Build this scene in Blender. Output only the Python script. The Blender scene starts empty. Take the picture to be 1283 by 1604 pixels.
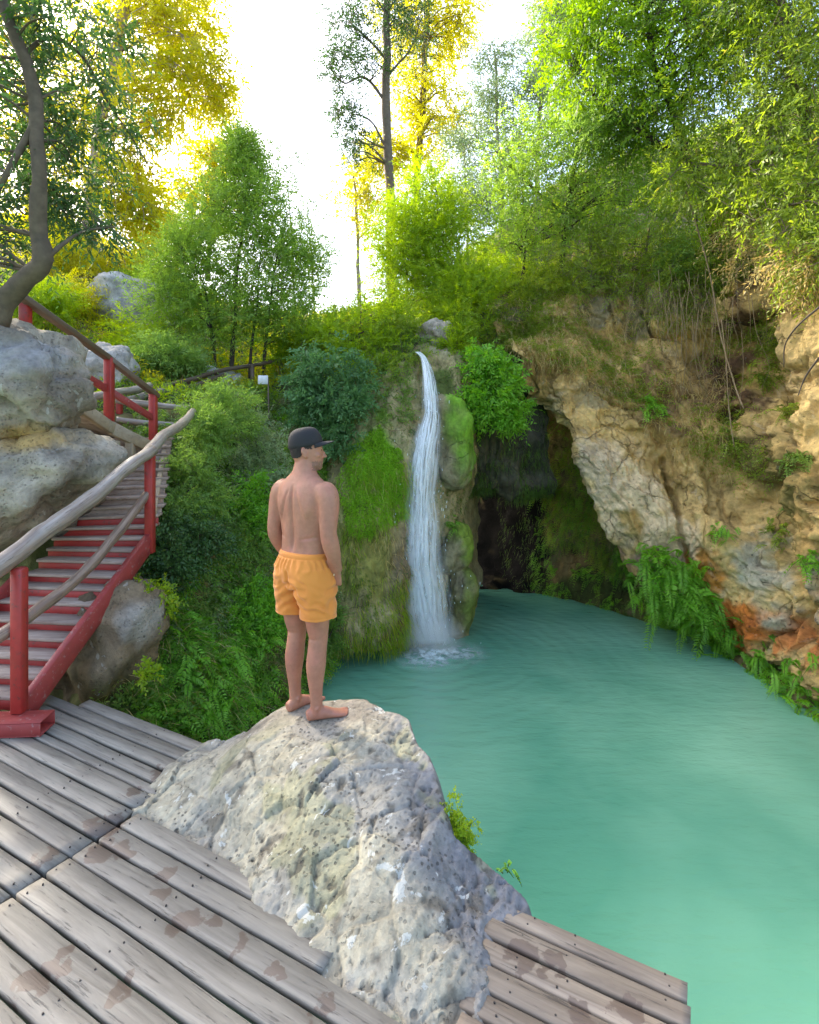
import bpy, bmesh, math, random
import numpy as np
from mathutils import Vector, Matrix, Euler
from mathutils.bvhtree import BVHTree

random.seed(5)
rng = np.random.default_rng(11)
SC = bpy.context.scene
COL = SC.collection
R = math.radians

# ---------------------------------------------------------------- camera
F, CX, HY, CZ = 850.0, 641.5, 680.0, 2.0        # focal length and horizon in pixels of the 1283 px wide photo


def P(px, py, Y):
    return np.array(((px - CX) / F * Y, Y, CZ + (HY - py) / F * Y))


cam_d = bpy.data.cameras.new('camera')
cam = bpy.data.objects.new('camera', cam_d)
COL.objects.link(cam)
cam.location = (0, 0, CZ)
cam.rotation_euler = (R(90), 0, 0)
cam_d.sensor_fit = 'HORIZONTAL'
cam_d.sensor_width = 36
cam_d.lens = 36 * F / 1283
cam_d.shift_y = -(802 - HY) / 1283
cam_d.clip_start = 0.05
cam_d.clip_end = 600
SC.camera = cam

# ---------------------------------------------------------------- sky, sun, exposure
SUN_EL, SUN_AZ = R(41), R(-49)                   # azimuth measured from +Y, clockwise
world = bpy.data.worlds.new('World')
SC.world = world
world.use_nodes = True
wn = world.node_tree.nodes
wl = world.node_tree.links
sky = wn.new('ShaderNodeTexSky')
sky.sky_type = 'NISHITA'
sky.sun_disc = False
sky.sun_elevation = SUN_EL
sky.sun_rotation = SUN_AZ
sky.air_density = 1.0
sky.dust_density = 3.5
sky.ozone_density = 0.2
wl.new(sky.outputs[0], wn['Background'].inputs[0])
wn['Background'].inputs[1].default_value = 0.15
sun_d = bpy.data.lights.new('sun', 'SUN')
sun_d.energy = 2.5
sun_d.angle = R(4)
sun_d.color = (1.0, 0.9, 0.72)
sun = bpy.data.objects.new('sun', sun_d)
COL.objects.link(sun)
sdir = Vector((math.sin(SUN_AZ) * math.cos(SUN_EL), math.cos(SUN_AZ) * math.cos(SUN_EL), math.sin(SUN_EL)))
sun.rotation_euler = (-sdir).to_track_quat('-Z', 'Y').to_euler()
SC.view_settings.view_transform = 'Standard'
SC.view_settings.look = 'None'
SC.view_settings.exposure = 2.2
SC.view_settings.gamma = 1.0
SC.render.engine = 'CYCLES'
SC.cycles.max_bounces = 8
SC.cycles.transparent_max_bounces = 16
SC.cycles.volume_bounces = 3

# ---------------------------------------------------------------- numeric helpers
_perm = np.random.default_rng(3).permutation(256)
_perm = np.concatenate([_perm, _perm, _perm])
_grad = np.random.default_rng(4).normal(size=(256, 3))
_grad /= np.linalg.norm(_grad, axis=1)[:, None]


def pnoise(p):
    p = np.asarray(p, float)
    i = np.floor(p).astype(int)
    f = p - i
    i &= 255
    u = f * f * f * (f * (f * 6 - 15) + 10)
    out = 0
    for dx in (0, 1):
        wx = u[:, 0] if dx else 1 - u[:, 0]
        for dy in (0, 1):
            wy = u[:, 1] if dy else 1 - u[:, 1]
            for dz in (0, 1):
                wz = u[:, 2] if dz else 1 - u[:, 2]
                h = _perm[_perm[_perm[(i[:, 0] + dx) & 255] + ((i[:, 1] + dy) & 255)] + ((i[:, 2] + dz) & 255)]
                g = _grad[h]
                d = f - np.array((dx, dy, dz))
                out = out + wx * wy * wz * (g * d).sum(1)
    return out * 1.6


def fbm(p, octv=4, gain=0.5, lac=2.03):
    a, s, t = 1.0, 0, np.asarray(p, float)
    for _ in range(octv):
        s = s + a * pnoise(t)
        t = t * lac + 17.3
        a *= gain
    return s


def ridged(p, octv=4):
    a, s, t = 1.0, 0, np.asarray(p, float)
    for _ in range(octv):
        s = s + a * (1 - np.abs(pnoise(t)) * 2)
        t = t * 2.1 + 5.7
        a *= .5
    return s


def cells(p):
    """distance to the nearest and second nearest of jittered cell points, and the nearest one's random number"""
    p = np.asarray(p, float)
    b = np.floor(p).astype(int)
    d1 = np.full(len(p), 9.0)
    d2 = np.full(len(p), 9.0)
    rid = np.zeros(len(p))
    for dx in (-1, 0, 1):
        for dy in (-1, 0, 1):
            for dz in (-1, 0, 1):
                c = b + np.array((dx, dy, dz))
                h = _perm[_perm[_perm[c[:, 0] & 255] + (c[:, 1] & 255)] + (c[:, 2] & 255)]
                q = c + .5 + _grad[h] * .42
                d = np.linalg.norm(p - q, axis=1)
                near = d < d1
                d2 = np.where(near, d1, np.minimum(d2, d))
                rid = np.where(near, h / 255., rid)
                d1 = np.where(near, d, d1)
    return d1, d2, rid


def unit(v):
    v = np.asarray(v, float)
    return v / np.maximum(np.linalg.norm(v, axis=-1, keepdims=True), 1e-9)


def smooth(x):
    x = np.clip(x, 0, 1)
    return x * x * (3 - 2 * x)


def lerp(a, b, t):
    return a + (b - a) * t


# ---------------------------------------------------------------- objects
def np_mesh(name, verts, faces=None, quads=None, tris=None, smooth_sh=False, attrs=None, cols=None):
    me = bpy.data.meshes.new(name)
    verts = np.asarray(verts, np.float32)
    me.vertices.add(len(verts))
    me.vertices.foreach_set('co', verts.ravel())
    loops, starts, totals = [], [], []
    off = 0
    for arr, n in ((quads, 4), (tris, 3)):
        if arr is not None and len(arr):
            arr = np.asarray(arr, np.int32)
            loops.append(arr.ravel())
            starts.append(off + np.arange(len(arr)) * n)
            totals.append(np.full(len(arr), n))
            off += len(arr) * n
    loops = np.concatenate(loops).astype(np.int32)
    me.loops.add(len(loops))
    me.loops.foreach_set('vertex_index', loops)
    st = np.concatenate(starts).astype(np.int32)
    me.polygons.add(len(st))
    me.polygons.foreach_set('loop_start', st)
    try:
        me.polygons.foreach_set('loop_total', np.concatenate(totals).astype(np.int32))
    except Exception:
        pass
    me.update(calc_edges=True)
    if smooth_sh:
        me.polygons.foreach_set('use_smooth', np.ones(len(st), bool))
    for k, v in (attrs or {}).items():
        a = me.attributes.new(k, 'FLOAT', 'POINT')
        a.data.foreach_set('value', np.asarray(v, np.float32))
    if cols is not None:
        a = me.attributes.new('col', 'FLOAT_COLOR', 'POINT')
        c = np.ones((len(verts), 4), np.float32)
        c[:, :3] = cols
        a.data.foreach_set('color', c.ravel())
    me.validate()
    return me


def link(name, me, m, parent=None):
    o = bpy.data.objects.new(name, me)
    COL.objects.link(o)
    if m is not None:
        me.materials.append(m)
    if parent is not None:
        o.parent = parent
        top = parent
        while top.parent is not None:
            top = top.parent
        me.transform(Matrix.Translation(-top.location))
    return o


def tag(o, label=None, cat=None, group=None, kind=None):
    if label:
        o['label'] = label
    if cat:
        o['category'] = cat
    if group:
        o['group'] = group
    if kind:
        o['kind'] = kind
    return o


def thing(name, label, cat, loc=(0, 0, 0), group=None):
    """an Empty at the thing's base; its parts are built in world coordinates and shifted under it by link()"""
    o = bpy.data.objects.new(name, None)
    COL.objects.link(o)
    o.empty_display_size = .2
    o.location = [float(v) for v in loc]
    return tag(o, label, cat, group)


class MB:
    """collects boxes, tubes and grids into one mesh"""

    def __init__(s):
        s.v, s.q, s.t, s.r, s.n = [], [], [], [], 0

    def add(s, v, q=None, t=None, rnd=0.0):
        v = np.asarray(v, float)
        if q is not None and len(q):
            s.q.append(np.asarray(q) + s.n)
        if t is not None and len(t):
            s.t.append(np.asarray(t) + s.n)
        s.v.append(v)
        s.r.append(np.full(len(v), rnd) if np.isscalar(rnd) else np.asarray(rnd))
        s.n += len(v)

    def box(s, a, b, axes=None, org=None, rnd=0.0, bev=0.004):
        """box from corner a to corner b with chamfered edges; axes (3x3 rows) and org place it"""
        a, b = np.minimum(a, b).astype(float), np.maximum(a, b).astype(float)
        bm = bmesh.new()
        bmesh.ops.create_cube(bm, size=1)
        for v in bm.verts:
            v.co = Vector([(a[i] + b[i]) / 2 + v.co[i] * (b[i] - a[i]) for i in range(3)])
        if bev:
            bmesh.ops.bevel(bm, geom=bm.edges[:], offset=bev, segments=1, affect='EDGES', profile=.5)
        v = np.array([x.co[:] for x in bm.verts])
        bm.verts.index_update()
        q = [[x.index for x in f.verts] for f in bm.faces if len(f.verts) == 4]
        t = [[x.index for x in f.verts] for f in bm.faces if len(f.verts) == 3]
        bm.free()
        if axes is not None:
            v = v @ np.asarray(axes)
        if org is not None:
            v = v + np.asarray(org)
        s.add(v, q, t, rnd)

    def beam(s, p, q, w, h, rnd=0.0, bev=.004, up=(0, 0, 1)):
        p, q = np.asarray(p, float), np.asarray(q, float)
        d = unit(q - p)
        side = unit(np.cross(d, up))
        u = np.cross(side, d)
        s.box((0, -w / 2, -h / 2), (np.linalg.norm(q - p), w / 2, h / 2), axes=np.array((d, side, u)), org=p, rnd=rnd, bev=bev)

    def tube(s, pts, rad, sides=8, rnd=0.0, wob=0.0, cap=True):
        pts = np.asarray(pts, float)
        n = len(pts)
        rad = np.broadcast_to(np.asarray(rad, float), (n,))
        t = np.gradient(pts, axis=0) if n > 2 else np.repeat((pts[1] - pts[0])[None], 2, 0)
        t = unit(t)
        ref = np.array((0, 0, 1.)) if abs(t[:, 2]).mean() < .8 else np.array((1., 0, 0))
        a = unit(np.cross(t, ref))
        b = np.cross(t, a)
        ang = np.linspace(0, 2 * np.pi, sides, endpoint=False)
        ring = np.cos(ang)[None, :, None] * a[:, None] + np.sin(ang)[None, :, None] * b[:, None]
        rr = rad[:, None, None] * np.ones((1, sides, 1))
        if wob:
            w = fbm((pts[:, None] + ring * rad[:, None, None] * 1.5).reshape(-1, 3) * 6, 3).reshape(n, sides, 1)
            rr = rr * (1 + wob * w)
        v = (pts[:, None] + ring * rr).reshape(-1, 3)
        i = np.arange(n - 1)[:, None] * sides
        j = np.arange(sides)[None]
        k = (j + 1) % sides
        q = np.stack([i + j, i + k, i + sides + k, i + sides + j], -1).reshape(-1, 4)
        tr = []
        if cap:
            v = np.concatenate([v, pts[:1], pts[-1:]])
            c0, c1 = n * sides, n * sides + 1
            for m in range(sides):
                tr.append((c0, (m + 1) % sides, m))
                tr.append((c1, (n - 1) * sides + m, (n - 1) * sides + (m + 1) % sides))
        s.add(v, q, tr, rnd)

    def mesh(s, name, smooth_sh=False):
        return np_mesh(name, np.concatenate(s.v), quads=np.concatenate(s.q) if s.q else None,
                       tris=np.concatenate(s.t) if s.t else None, smooth_sh=smooth_sh,
                       attrs={'rnd': np.concatenate(s.r)})

    def build(s, name, m, parent=None, smooth_sh=False):
        return link(name, s.mesh(name, smooth_sh), m, parent)


def polyline(pts, n):
    """Catmull-Rom through pts, n samples"""
    p = np.asarray(pts, float)
    return cr(p, np.linspace(0, len(p) - 1, n))


def cr(p, u):
    m = len(p)
    i = np.clip(np.floor(u).astype(int), 0, m - 2)
    t = (u - i)
    sh = (-1,) + (1,) * (p.ndim - 1)
    t = t.reshape(sh)
    p0 = np.where((i - 1 < 0).reshape(sh), 2 * p[0] - p[1], p[np.maximum(i - 1, 0)])
    p1, p2 = p[i], p[i + 1]
    p3 = np.where((i + 2 > m - 1).reshape(sh), 2 * p[-1] - p[-2], p[np.minimum(i + 2, m - 1)])
    return .5 * (2 * p1 + (p2 - p0) * t + (2 * p0 - 5 * p1 + 4 * p2 - p3) * t * t + (3 * p1 - p0 - 3 * p2 + p3) * t ** 3)


class Patch:
    """a spline surface through a net (rows x columns) of points, displaced along its normal"""

    def __init__(s, net, nu, nv, disp=None):
        net = np.asarray(net, float)
        a = cr(net, np.linspace(0, net.shape[0] - 1, nu))
        b = cr(a.transpose(1, 0, 2), np.linspace(0, net.shape[1] - 1, nv)).transpose(1, 0, 2)
        s.nu, s.nv = nu, nv
        s.v = b
        s.normals()
        if np.mean(s.n[..., 1] * 1.0 - 0.6 * s.n[..., 2]) > 0:
            s.flip = True
            s.n = -s.n
        else:
            s.flip = False
        if disp is not None:
            d = disp(s.v.reshape(-1, 3), s.n.reshape(-1, 3)).reshape(nu, nv, 1)
            s.v = s.v + s.n * d
            s.normals()
            if s.flip:
                s.n = -s.n

    def normals(s):
        du = np.gradient(s.v, axis=0)
        dv = np.gradient(s.v, axis=1)
        s.n = unit(np.cross(du, dv))

    def obj(s, name, m, colf=None, parent=None):
        i = np.arange(s.nu - 1)[:, None] * s.nv
        j = np.arange(s.nv - 1)[None]
        q = np.stack([i + j, i + j + 1, i + s.nv + j + 1, i + s.nv + j], -1).reshape(-1, 4)
        if s.flip:
            q = q[:, ::-1]
        v = s.v.reshape(-1, 3)
        me = np_mesh(name, v, quads=q, smooth_sh=True, cols=None if colf is None else colf(v, s.n.reshape(-1, 3)))
        return link(name, me, m, parent)

    def sample(s, n, u=(0, 1), v=(0, 1), keep=None):
        a = rng.uniform(u[0], u[1], n) * (s.nu - 1)
        b = rng.uniform(v[0], v[1], n) * (s.nv - 1)
        i, j = a.astype(int), b.astype(int)
        p, nn = s.v[i, j], s.n[i, j]
        if keep is not None:
            k = keep(p, nn)
            p, nn = p[k], nn[k]
        return p, nn

    def at(s, px, py):
        """the point of this surface nearest to a photo pixel, used to stand plants on it"""
        v = s.v
        x = CX + v[..., 0] / v[..., 1] * F
        y = HY - (v[..., 2] - CZ) / v[..., 1] * F
        k = np.argmin((x - px) ** 2 + (y - py) ** 2)
        i, j = divmod(k, s.nv)
        return s.v[i, j].copy(), s.n[i, j].copy()


# ---------------------------------------------------------------- materials
class N:
    def __init__(s, name):
        s.m = bpy.data.materials.new(name)
        s.m.use_nodes = True
        s.t = s.m.node_tree
        s.b = s.t.nodes['Principled BSDF']
        s.out = s.t.nodes['Material Output']

    def n(s, typ, **kw):
        o = s.t.nodes.new(typ)
        for k, v in kw.items():
            setattr(o, k, v)
        return o

    def l(s, a, b):
        s.t.links.new(a, b)

    def set(s, **kw):
        for k, v in kw.items():
            s.b.inputs[k.replace('_', ' ')].default_value = v

    def coord(s, which='Object', scale=(1, 1, 1)):
        tc = s.n('ShaderNodeTexCoord')
        mp = s.n('ShaderNodeMapping')
        mp.inputs['Scale'].default_value = scale
        s.l(tc.outputs[which], mp.inputs[0])
        return mp.outputs[0]

    def noise(s, vec, scale, detail=6, rough=.55, dist=0.0):
        o = s.n('ShaderNodeTexNoise')
        o.inputs['Scale'].default_value = scale
        o.inputs['Detail'].default_value = detail
        o.inputs['Roughness'].default_value = rough
        o.inputs['Distortion'].default_value = dist
        s.l(vec, o.inputs['Vector'])
        return o.outputs['Fac']

    def voro(s, vec, scale, feature='F1', rand=1.0):
        o = s.n('ShaderNodeTexVoronoi', feature=feature)
        o.inputs['Scale'].default_value = scale
        o.inputs['Randomness'].default_value = rand
        s.l(vec, o.inputs['Vector'])
        return o.outputs['Distance']

    def ramp(s, fac, stops):
        o = s.n('ShaderNodeValToRGB')
        e = o.color_ramp.elements
        while len(e) < len(stops):
            e.new(.5)
        for el, (p, c) in zip(e, stops):
            el.position = p
            el.color = (c, c, c, 1) if np.isscalar(c) else (*c, 1)
        s.l(fac, o.inputs[0])
        return o.outputs[0]

    def mix(s, fac, a, b, mode='MIX'):
        o = s.n('ShaderNodeMix', data_type='RGBA', blend_type=mode)
        for v, i in ((fac, 0), (a, 6), (b, 7)):
            if hasattr(v, 'is_linked') or hasattr(v, 'links'):
                s.l(v, o.inputs[i])
            else:
                o.inputs[i].default_value = v if i == 0 else (*v, 1)
        return o.outputs[2]

    def math(s, op, a, b=None, clamp=False):
        o = s.n('ShaderNodeMath', operation=op, use_clamp=clamp)
        for v, i in ((a, 0), (b, 1)):
            if v is None:
                continue
            if hasattr(v, 'links'):
                s.l(v, o.inputs[i])
            else:
                o.inputs[i].default_value = v
        return o.outputs[0]

    def attr(s, name, out='Fac'):
        o = s.n('ShaderNodeAttribute', attribute_name=name)
        return o.outputs[out]

    def bump(s, h, strength=.5, dist=.02, prev=None):
        o = s.n('ShaderNodeBump')
        o.inputs['Strength'].default_value = strength
        o.inputs['Distance'].default_value = dist
        s.l(h, o.inputs['Height'])
        if prev is not None:
            s.l(prev, o.inputs['Normal'])
        return o.outputs[0]


def leaf_mat(name, c_dark, c_light, transl=.45, c_odd=None, gloss=.45, odd=.92, hue=.49):
    """leaf: colour varies leaf by leaf, light passes through"""
    k = N(name)
    rnd = k.attr('rnd')
    stops = [(0, c_dark), (.62, c_light)]
    if c_odd is not None:
        stops += [(odd - .04, c_light), (odd, c_odd)]
    c = k.ramp(rnd, stops)
    nz = k.noise(k.coord('Object'), 1.3, 3)
    c = k.mix(k.ramp(nz, [(.35, 0.0), (.7, .55)]), c, c_light)
    k.l(c, k.b.inputs['Base Color'])
    k.set(Roughness=gloss)
    k.b.inputs['Specular IOR Level'].default_value = .35
    tr = k.n('ShaderNodeBsdfTranslucent')
    hs = k.n('ShaderNodeHueSaturation')
    hs.inputs['Hue'].default_value = hue
    hs.inputs['Saturation'].default_value = 1.12
    hs.inputs['Value'].default_value = 1.5
    k.l(c, hs.inputs['Color'])
    k.l(hs.outputs[0], tr.inputs[0])
    mx = k.n('ShaderNodeMixShader')
    mx.inputs[0].default_value = transl
    k.l(k.b.outputs[0], mx.inputs[1])
    k.l(tr.outputs[0], mx.inputs[2])
    k.l(mx.outputs[0], k.out.inputs[0])
    return k.m


def rock_mat(name, use_col=True, base=(.4, .38, .33), var=.5, scale=1.0, bump=.8, crack=.6, pits=.5, rough=.85, lichen=0.0, streak=0.0, spec=.3, specks=0.0):
    k = N(name)
    co = k.coord('Object', (scale,) * 3)
    col = k.attr('col', 'Color') if use_col else k.mix(k.ramp(k.noise(co, 1.7, 5), [(.3, 0.), (.7, 1.)]), base, tuple(b * .72 for b in base))
    n1 = k.noise(co, 3.2, 8, .62, .3)
    col = k.mix(var, col, k.ramp(n1, [(.25, .42), (.5, .95), (.75, 1.35)]), 'MULTIPLY')
    n2 = k.noise(co, 17, 6, .6)
    col = k.mix(.55, col, k.ramp(n2, [(.3, .55), (.55, 1.0), (.75, 1.2)]), 'MULTIPLY')
    h = k.math('ADD', k.math('MULTIPLY', n1, 1.0), k.math('MULTIPLY', n2, .35))
    if crack:
        wob = k.n('ShaderNodeVectorMath', operation='ADD')
        nv = k.n('ShaderNodeTexNoise')
        nv.inputs['Scale'].default_value = 2.5
        nv.inputs['Detail'].default_value = 4
        k.l(co, nv.inputs['Vector'])
        sc = k.n('ShaderNodeVectorMath', operation='SCALE')
        sc.inputs['Scale'].default_value = .55
        k.l(nv.outputs['Color'], sc.inputs[0])
        k.l(co, wob.inputs[0])
        k.l(sc.outputs[0], wob.inputs[1])
        v = k.voro(wob.outputs[0], 1.6, 'DISTANCE_TO_EDGE')
        cr_ = k.ramp(v, [(0, 0.), (.025, 1.)])
        gate = k.ramp(k.noise(co, 1.1, 3), [(.45, 0.), (.58, 1.)])
        cg = k.math('MULTIPLY', k.math('SUBTRACT', 1.0, cr_), gate)
        col = k.mix(k.math('MULTIPLY', cg, crack), col, (.05, .043, .035))
        h = k.math('SUBTRACT', h, k.math('MULTIPLY', cg, .5))
    if pits:
        pz = k.noise(co, 26, 3, .5)
        pg = k.noise(co, 3.0, 3)
        pm = k.math('MULTIPLY', k.ramp(pz, [(.62, 0.), (.70, 1.)]), k.ramp(pg, [(.42, 0.), (.6, 1.)]))
        col = k.mix(k.math('MULTIPLY', pm, pits), col, (.07, .062, .05))
        h = k.math('SUBTRACT', h, k.math('MULTIPLY', pm, .35))
    if specks:
        sv = k.voro(k.coord('Object'), 34, 'F1')
        sg = k.noise(k.coord('Object'), 2.6, 4, .6)
        sm_ = k.math('MULTIPLY', k.ramp(sv, [(.20, 1.), (.27, 0.)]), k.ramp(sg, [(.46, 0.), (.60, 1.)]))
        sv2 = k.voro(k.coord('Object'), 11, 'F1')
        sm2 = k.math('MULTIPLY', k.ramp(sv2, [(.12, 1.), (.19, 0.)]), k.ramp(k.noise(k.coord('Object'), 4.1, 4, .6), [(.54, 0.), (.60, 1.)]))
        sm_ = k.math('MAXIMUM', sm_, sm2)
        col = k.mix(k.math('MULTIPLY', sm_, specks), col, (.055, .05, .042))
        h = k.math('SUBTRACT', h, k.math('MULTIPLY', sm_, .4))
    if lichen:
        lz = k.noise(co, 4.2, 6, .62, .5)
        lm = k.ramp(lz, [(.625, 0.), (.645, 1.)])
        col = k.mix(k.math('MULTIPLY', lm, lichen), col, (.60, .62, .58))
    if streak:
        sz = k.noise(k.coord('Object', (9, 9, .8)), 1.0, 4, .6)
        col = k.mix(streak, col, k.ramp(sz, [(.3, .4), (.6, 1.1)]), 'MULTIPLY')
    k.l(col, k.b.inputs['Base Color'])
    k.set(Roughness=rough)
    k.b.inputs['Specular IOR Level'].default_value = spec
    b1 = k.bump(h, bump, .06 / scale)
    n3 = k.noise(co, 70, 4, .6)
    b2 = k.bump(n3, bump * .5, .012 / scale, b1)
    k.l(b2, k.b.inputs['Normal'])
    return k.m


def wood_mat(name, c1, c2, grain=(1.2, 22, 22), rough=.75, dark=.4, stains=None, gloss_stain=True, rndvar=.35):
    k = N(name)
    co = k.coord('Object', grain)
    rnd = k.attr('rnd')
    off = k.n('ShaderNodeVectorMath', operation='ADD')
    cmb = k.n('ShaderNodeCombineXYZ')
    k.l(k.math('MULTIPLY', rnd, 37.0), cmb.inputs[0])
    k.l(k.math('MULTIPLY', rnd, 91.0), cmb.inputs[1])
    k.l(co, off.inputs[0])
    k.l(cmb.outputs[0], off.inputs[1])
    g = k.noise(off.outputs[0], 1.0, 7, .62, .9)
    col = k.mix(k.ramp(g, [(.3, 0.), (.68, 1.)]), c1, c2)
    col = k.mix(rndvar, col, k.ramp(rnd, [(0, .62), (1, 1.3)]), 'MULTIPLY')
    big = k.noise(k.coord('Object', (1, 1.6, 1)), 2.3, 5, .6)
    col = k.mix(.5, col, k.ramp(big, [(.3, .62), (.55, 1.), (.7, 1.12)]), 'MULTIPLY')
    fine = k.noise(off.outputs[0], 3.0, 4, .7)
    cr_ = k.ramp(fine, [(.595, 0.), (.66, 1.)])
    col = k.mix(k.math('MULTIPLY', cr_, dark), col, (.045, .038, .032))
    rg = rough
    if stains:
        cs = k.coord('Object')
        nz = k.n('ShaderNodeTexNoise')
        nz.inputs['Scale'].default_value = 9.0
        nz.inputs['Detail'].default_value = 6
        k.l(cs, nz.inputs['Vector'])
        sc = k.n('ShaderNodeVectorMath', operation='SCALE')
        sc.inputs['Scale'].default_value = .26
        k.l(nz.outputs['Color'], sc.inputs[0])
        ad = k.n('ShaderNodeVectorMath', operation='ADD')
        k.l(cs, ad.inputs[0])
        k.l(sc.outputs[0], ad.inputs[1])
        tot = None
        for (x, y, r) in stains:
            d = k.n('ShaderNodeVectorMath', operation='DISTANCE')
            k.l(ad.outputs[0], d.inputs[0])
            d.inputs[1].default_value = (x + .13, y + .13, .13)
            mm = k.math('SUBTRACT', 1.0, k.math('DIVIDE', d.outputs['Value'], r), True)
            mm = k.ramp(mm, [(.10, 0.), (.22, 1.)])
            tot = mm if tot is None else k.math('MAXIMUM', tot, mm)
        col = k.mix(k.math('MULTIPLY', tot, .78), col, (.095, .066, .05))
        rg = k.math('SUBTRACT', rough, k.math('MULTIPLY', tot, .10))
    nail = k.math('LESS_THAN', rnd, -.5)
    col = k.mix(nail, col, (.035, .028, .024))
    k.l(col, k.b.inputs['Base Color'])
    if hasattr(rg, 'links'):
        k.l(rg, k.b.inputs['Roughness'])
    else:
        k.set(Roughness=rg)
    h = k.math('SUBTRACT', g, k.math('MULTIPLY', cr_, .6))
    k.l(k.bump(h, .5, .006), k.b.inputs['Normal'])
    return k.m


def paint_mat(name, c, rough=.45, wear=(.2, .12, .1), wearamt=.4):
    k = N(name)
    co = k.coord('Object')
    n1 = k.noise(co, 9, 7, .65)
    col = k.mix(.6, c, k.ramp(n1, [(.3, .6), (.55, 1.), (.75, 1.25)]), 'MULTIPLY')
    n2 = k.noise(co, 23, 5, .7)
    col = k.mix(k.math('MULTIPLY', k.ramp(n2, [(.58, 0.), (.66, 1.)]), wearamt), col, wear)
    k.l(col, k.b.inputs['Base Color'])
    k.l(k.ramp(n1, [(.3, rough), (.7, rough + .25)]), k.b.inputs['Roughness'])
    k.l(k.bump(n2, .2, .004), k.b.inputs['Normal'])
    return k.m


def plain_mat(name, c, rough=.7, scale=20, amt=.35, bump=.1):
    k = N(name)
    n1 = k.noise(k.coord('Object'), scale, 5)
    col = k.mix(amt, c, k.ramp(n1, [(.3, .6), (.7, 1.3)]), 'MULTIPLY')
    k.l(col, k.b.inputs['Base Color'])
    k.set(Roughness=rough)
    k.l(k.bump(n1, bump, .01), k.b.inputs['Normal'])
    return k.m

# ================================================================= MATERIALS OF THE PLACE
M = {}
M['cliff'] = rock_mat('cliff_rock', scale=1.0, var=.85, bump=1.0, crack=.22, pits=.6, rough=.88, lichen=.12)
M['tufa'] = rock_mat('tufa_rock', scale=1.4, var=.8, bump=.9, crack=.2, pits=.5, rough=.85, streak=.5)
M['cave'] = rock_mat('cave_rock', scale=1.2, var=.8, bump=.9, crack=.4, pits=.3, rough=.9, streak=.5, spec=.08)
M['soil'] = rock_mat('soil', scale=1.1, var=.8, bump=.8, crack=.0, pits=.4, rough=.95)
M['boulder'] = rock_mat('boulder_rock', use_col=True, scale=1.5, var=.75, bump=.8, crack=.0, pits=.6, lichen=.30, specks=.4)
M['lime'] = rock_mat('limestone', use_col=True, scale=2.1, var=.7, bump=.75, crack=.0, pits=.45, lichen=.5, specks=.65)

# leaves: name, dark, light
M['leaf_green'] = leaf_mat('leaf_green', (.085, .17, .035), (.24, .39, .085), .5, (.38, .44, .09))
M['leaf_fresh'] = leaf_mat('leaf_fresh', (.085, .185, .03), (.27, .42, .07), .5, (.36, .48, .06))
M['leaf_fern'] = leaf_mat('leaf_fern', (.07, .21, .02), (.23, .50, .05), .45, (.25, .42, .05))
M['leaf_dark'] = leaf_mat('leaf_dark', (.022, .06, .018), (.07, .15, .04), .28, (.2, .26, .06))
M['leaf_blue'] = leaf_mat('leaf_blue', (.045, .12, .045), (.14, .29, .10), .35, (.22, .32, .15))
M['leaf_yellow'] = leaf_mat('leaf_yellow', (.27, .27, .012), (.58, .55, .035), .55, (.55, .42, .05), hue=.5)
M['leaf_lime'] = leaf_mat('leaf_lime', (.10, .22, .012), (.34, .48, .04), .55, (.5, .48, .06))
M['leaf_mid'] = leaf_mat('leaf_mid', (.06, .16, .018), (.23, .38, .035), .5, (.42, .44, .06))
M['leaf_olive'] = leaf_mat('leaf_olive', (.08, .15, .022), (.27, .37, .05), .5, (.42, .33, .08))
M['leaf_grey'] = leaf_mat('leaf_grey', (.10, .16, .07), (.32, .42, .20), .4, (.3, .3, .2))
M['dry'] = leaf_mat('dry_grass', (.27, .21, .06), (.58, .46, .18), .35, (.55, .48, .28))
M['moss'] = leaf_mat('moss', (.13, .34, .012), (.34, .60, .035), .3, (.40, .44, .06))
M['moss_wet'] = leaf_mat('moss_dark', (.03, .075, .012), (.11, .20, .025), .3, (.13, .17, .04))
M['bark'] = plain_mat('bark', (.17, .13, .095), .9, 14, .7, .6)
M['bark_lean'] = plain_mat('bark_lean', (.105, .08, .05), .9, 13, .8, .8)
M['bark_dark'] = plain_mat('bark_dark', (.06, .045, .035), .9, 16, .6, .6)
M['bark_pale'] = plain_mat('bark_pale', (.36, .29, .22), .9, 11, .7, .6)
M['root'] = plain_mat('dry_root', (.26, .19, .11), .9, 20, .5, .4)

# ================================================================= WATER
WZ = -1.5


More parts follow.
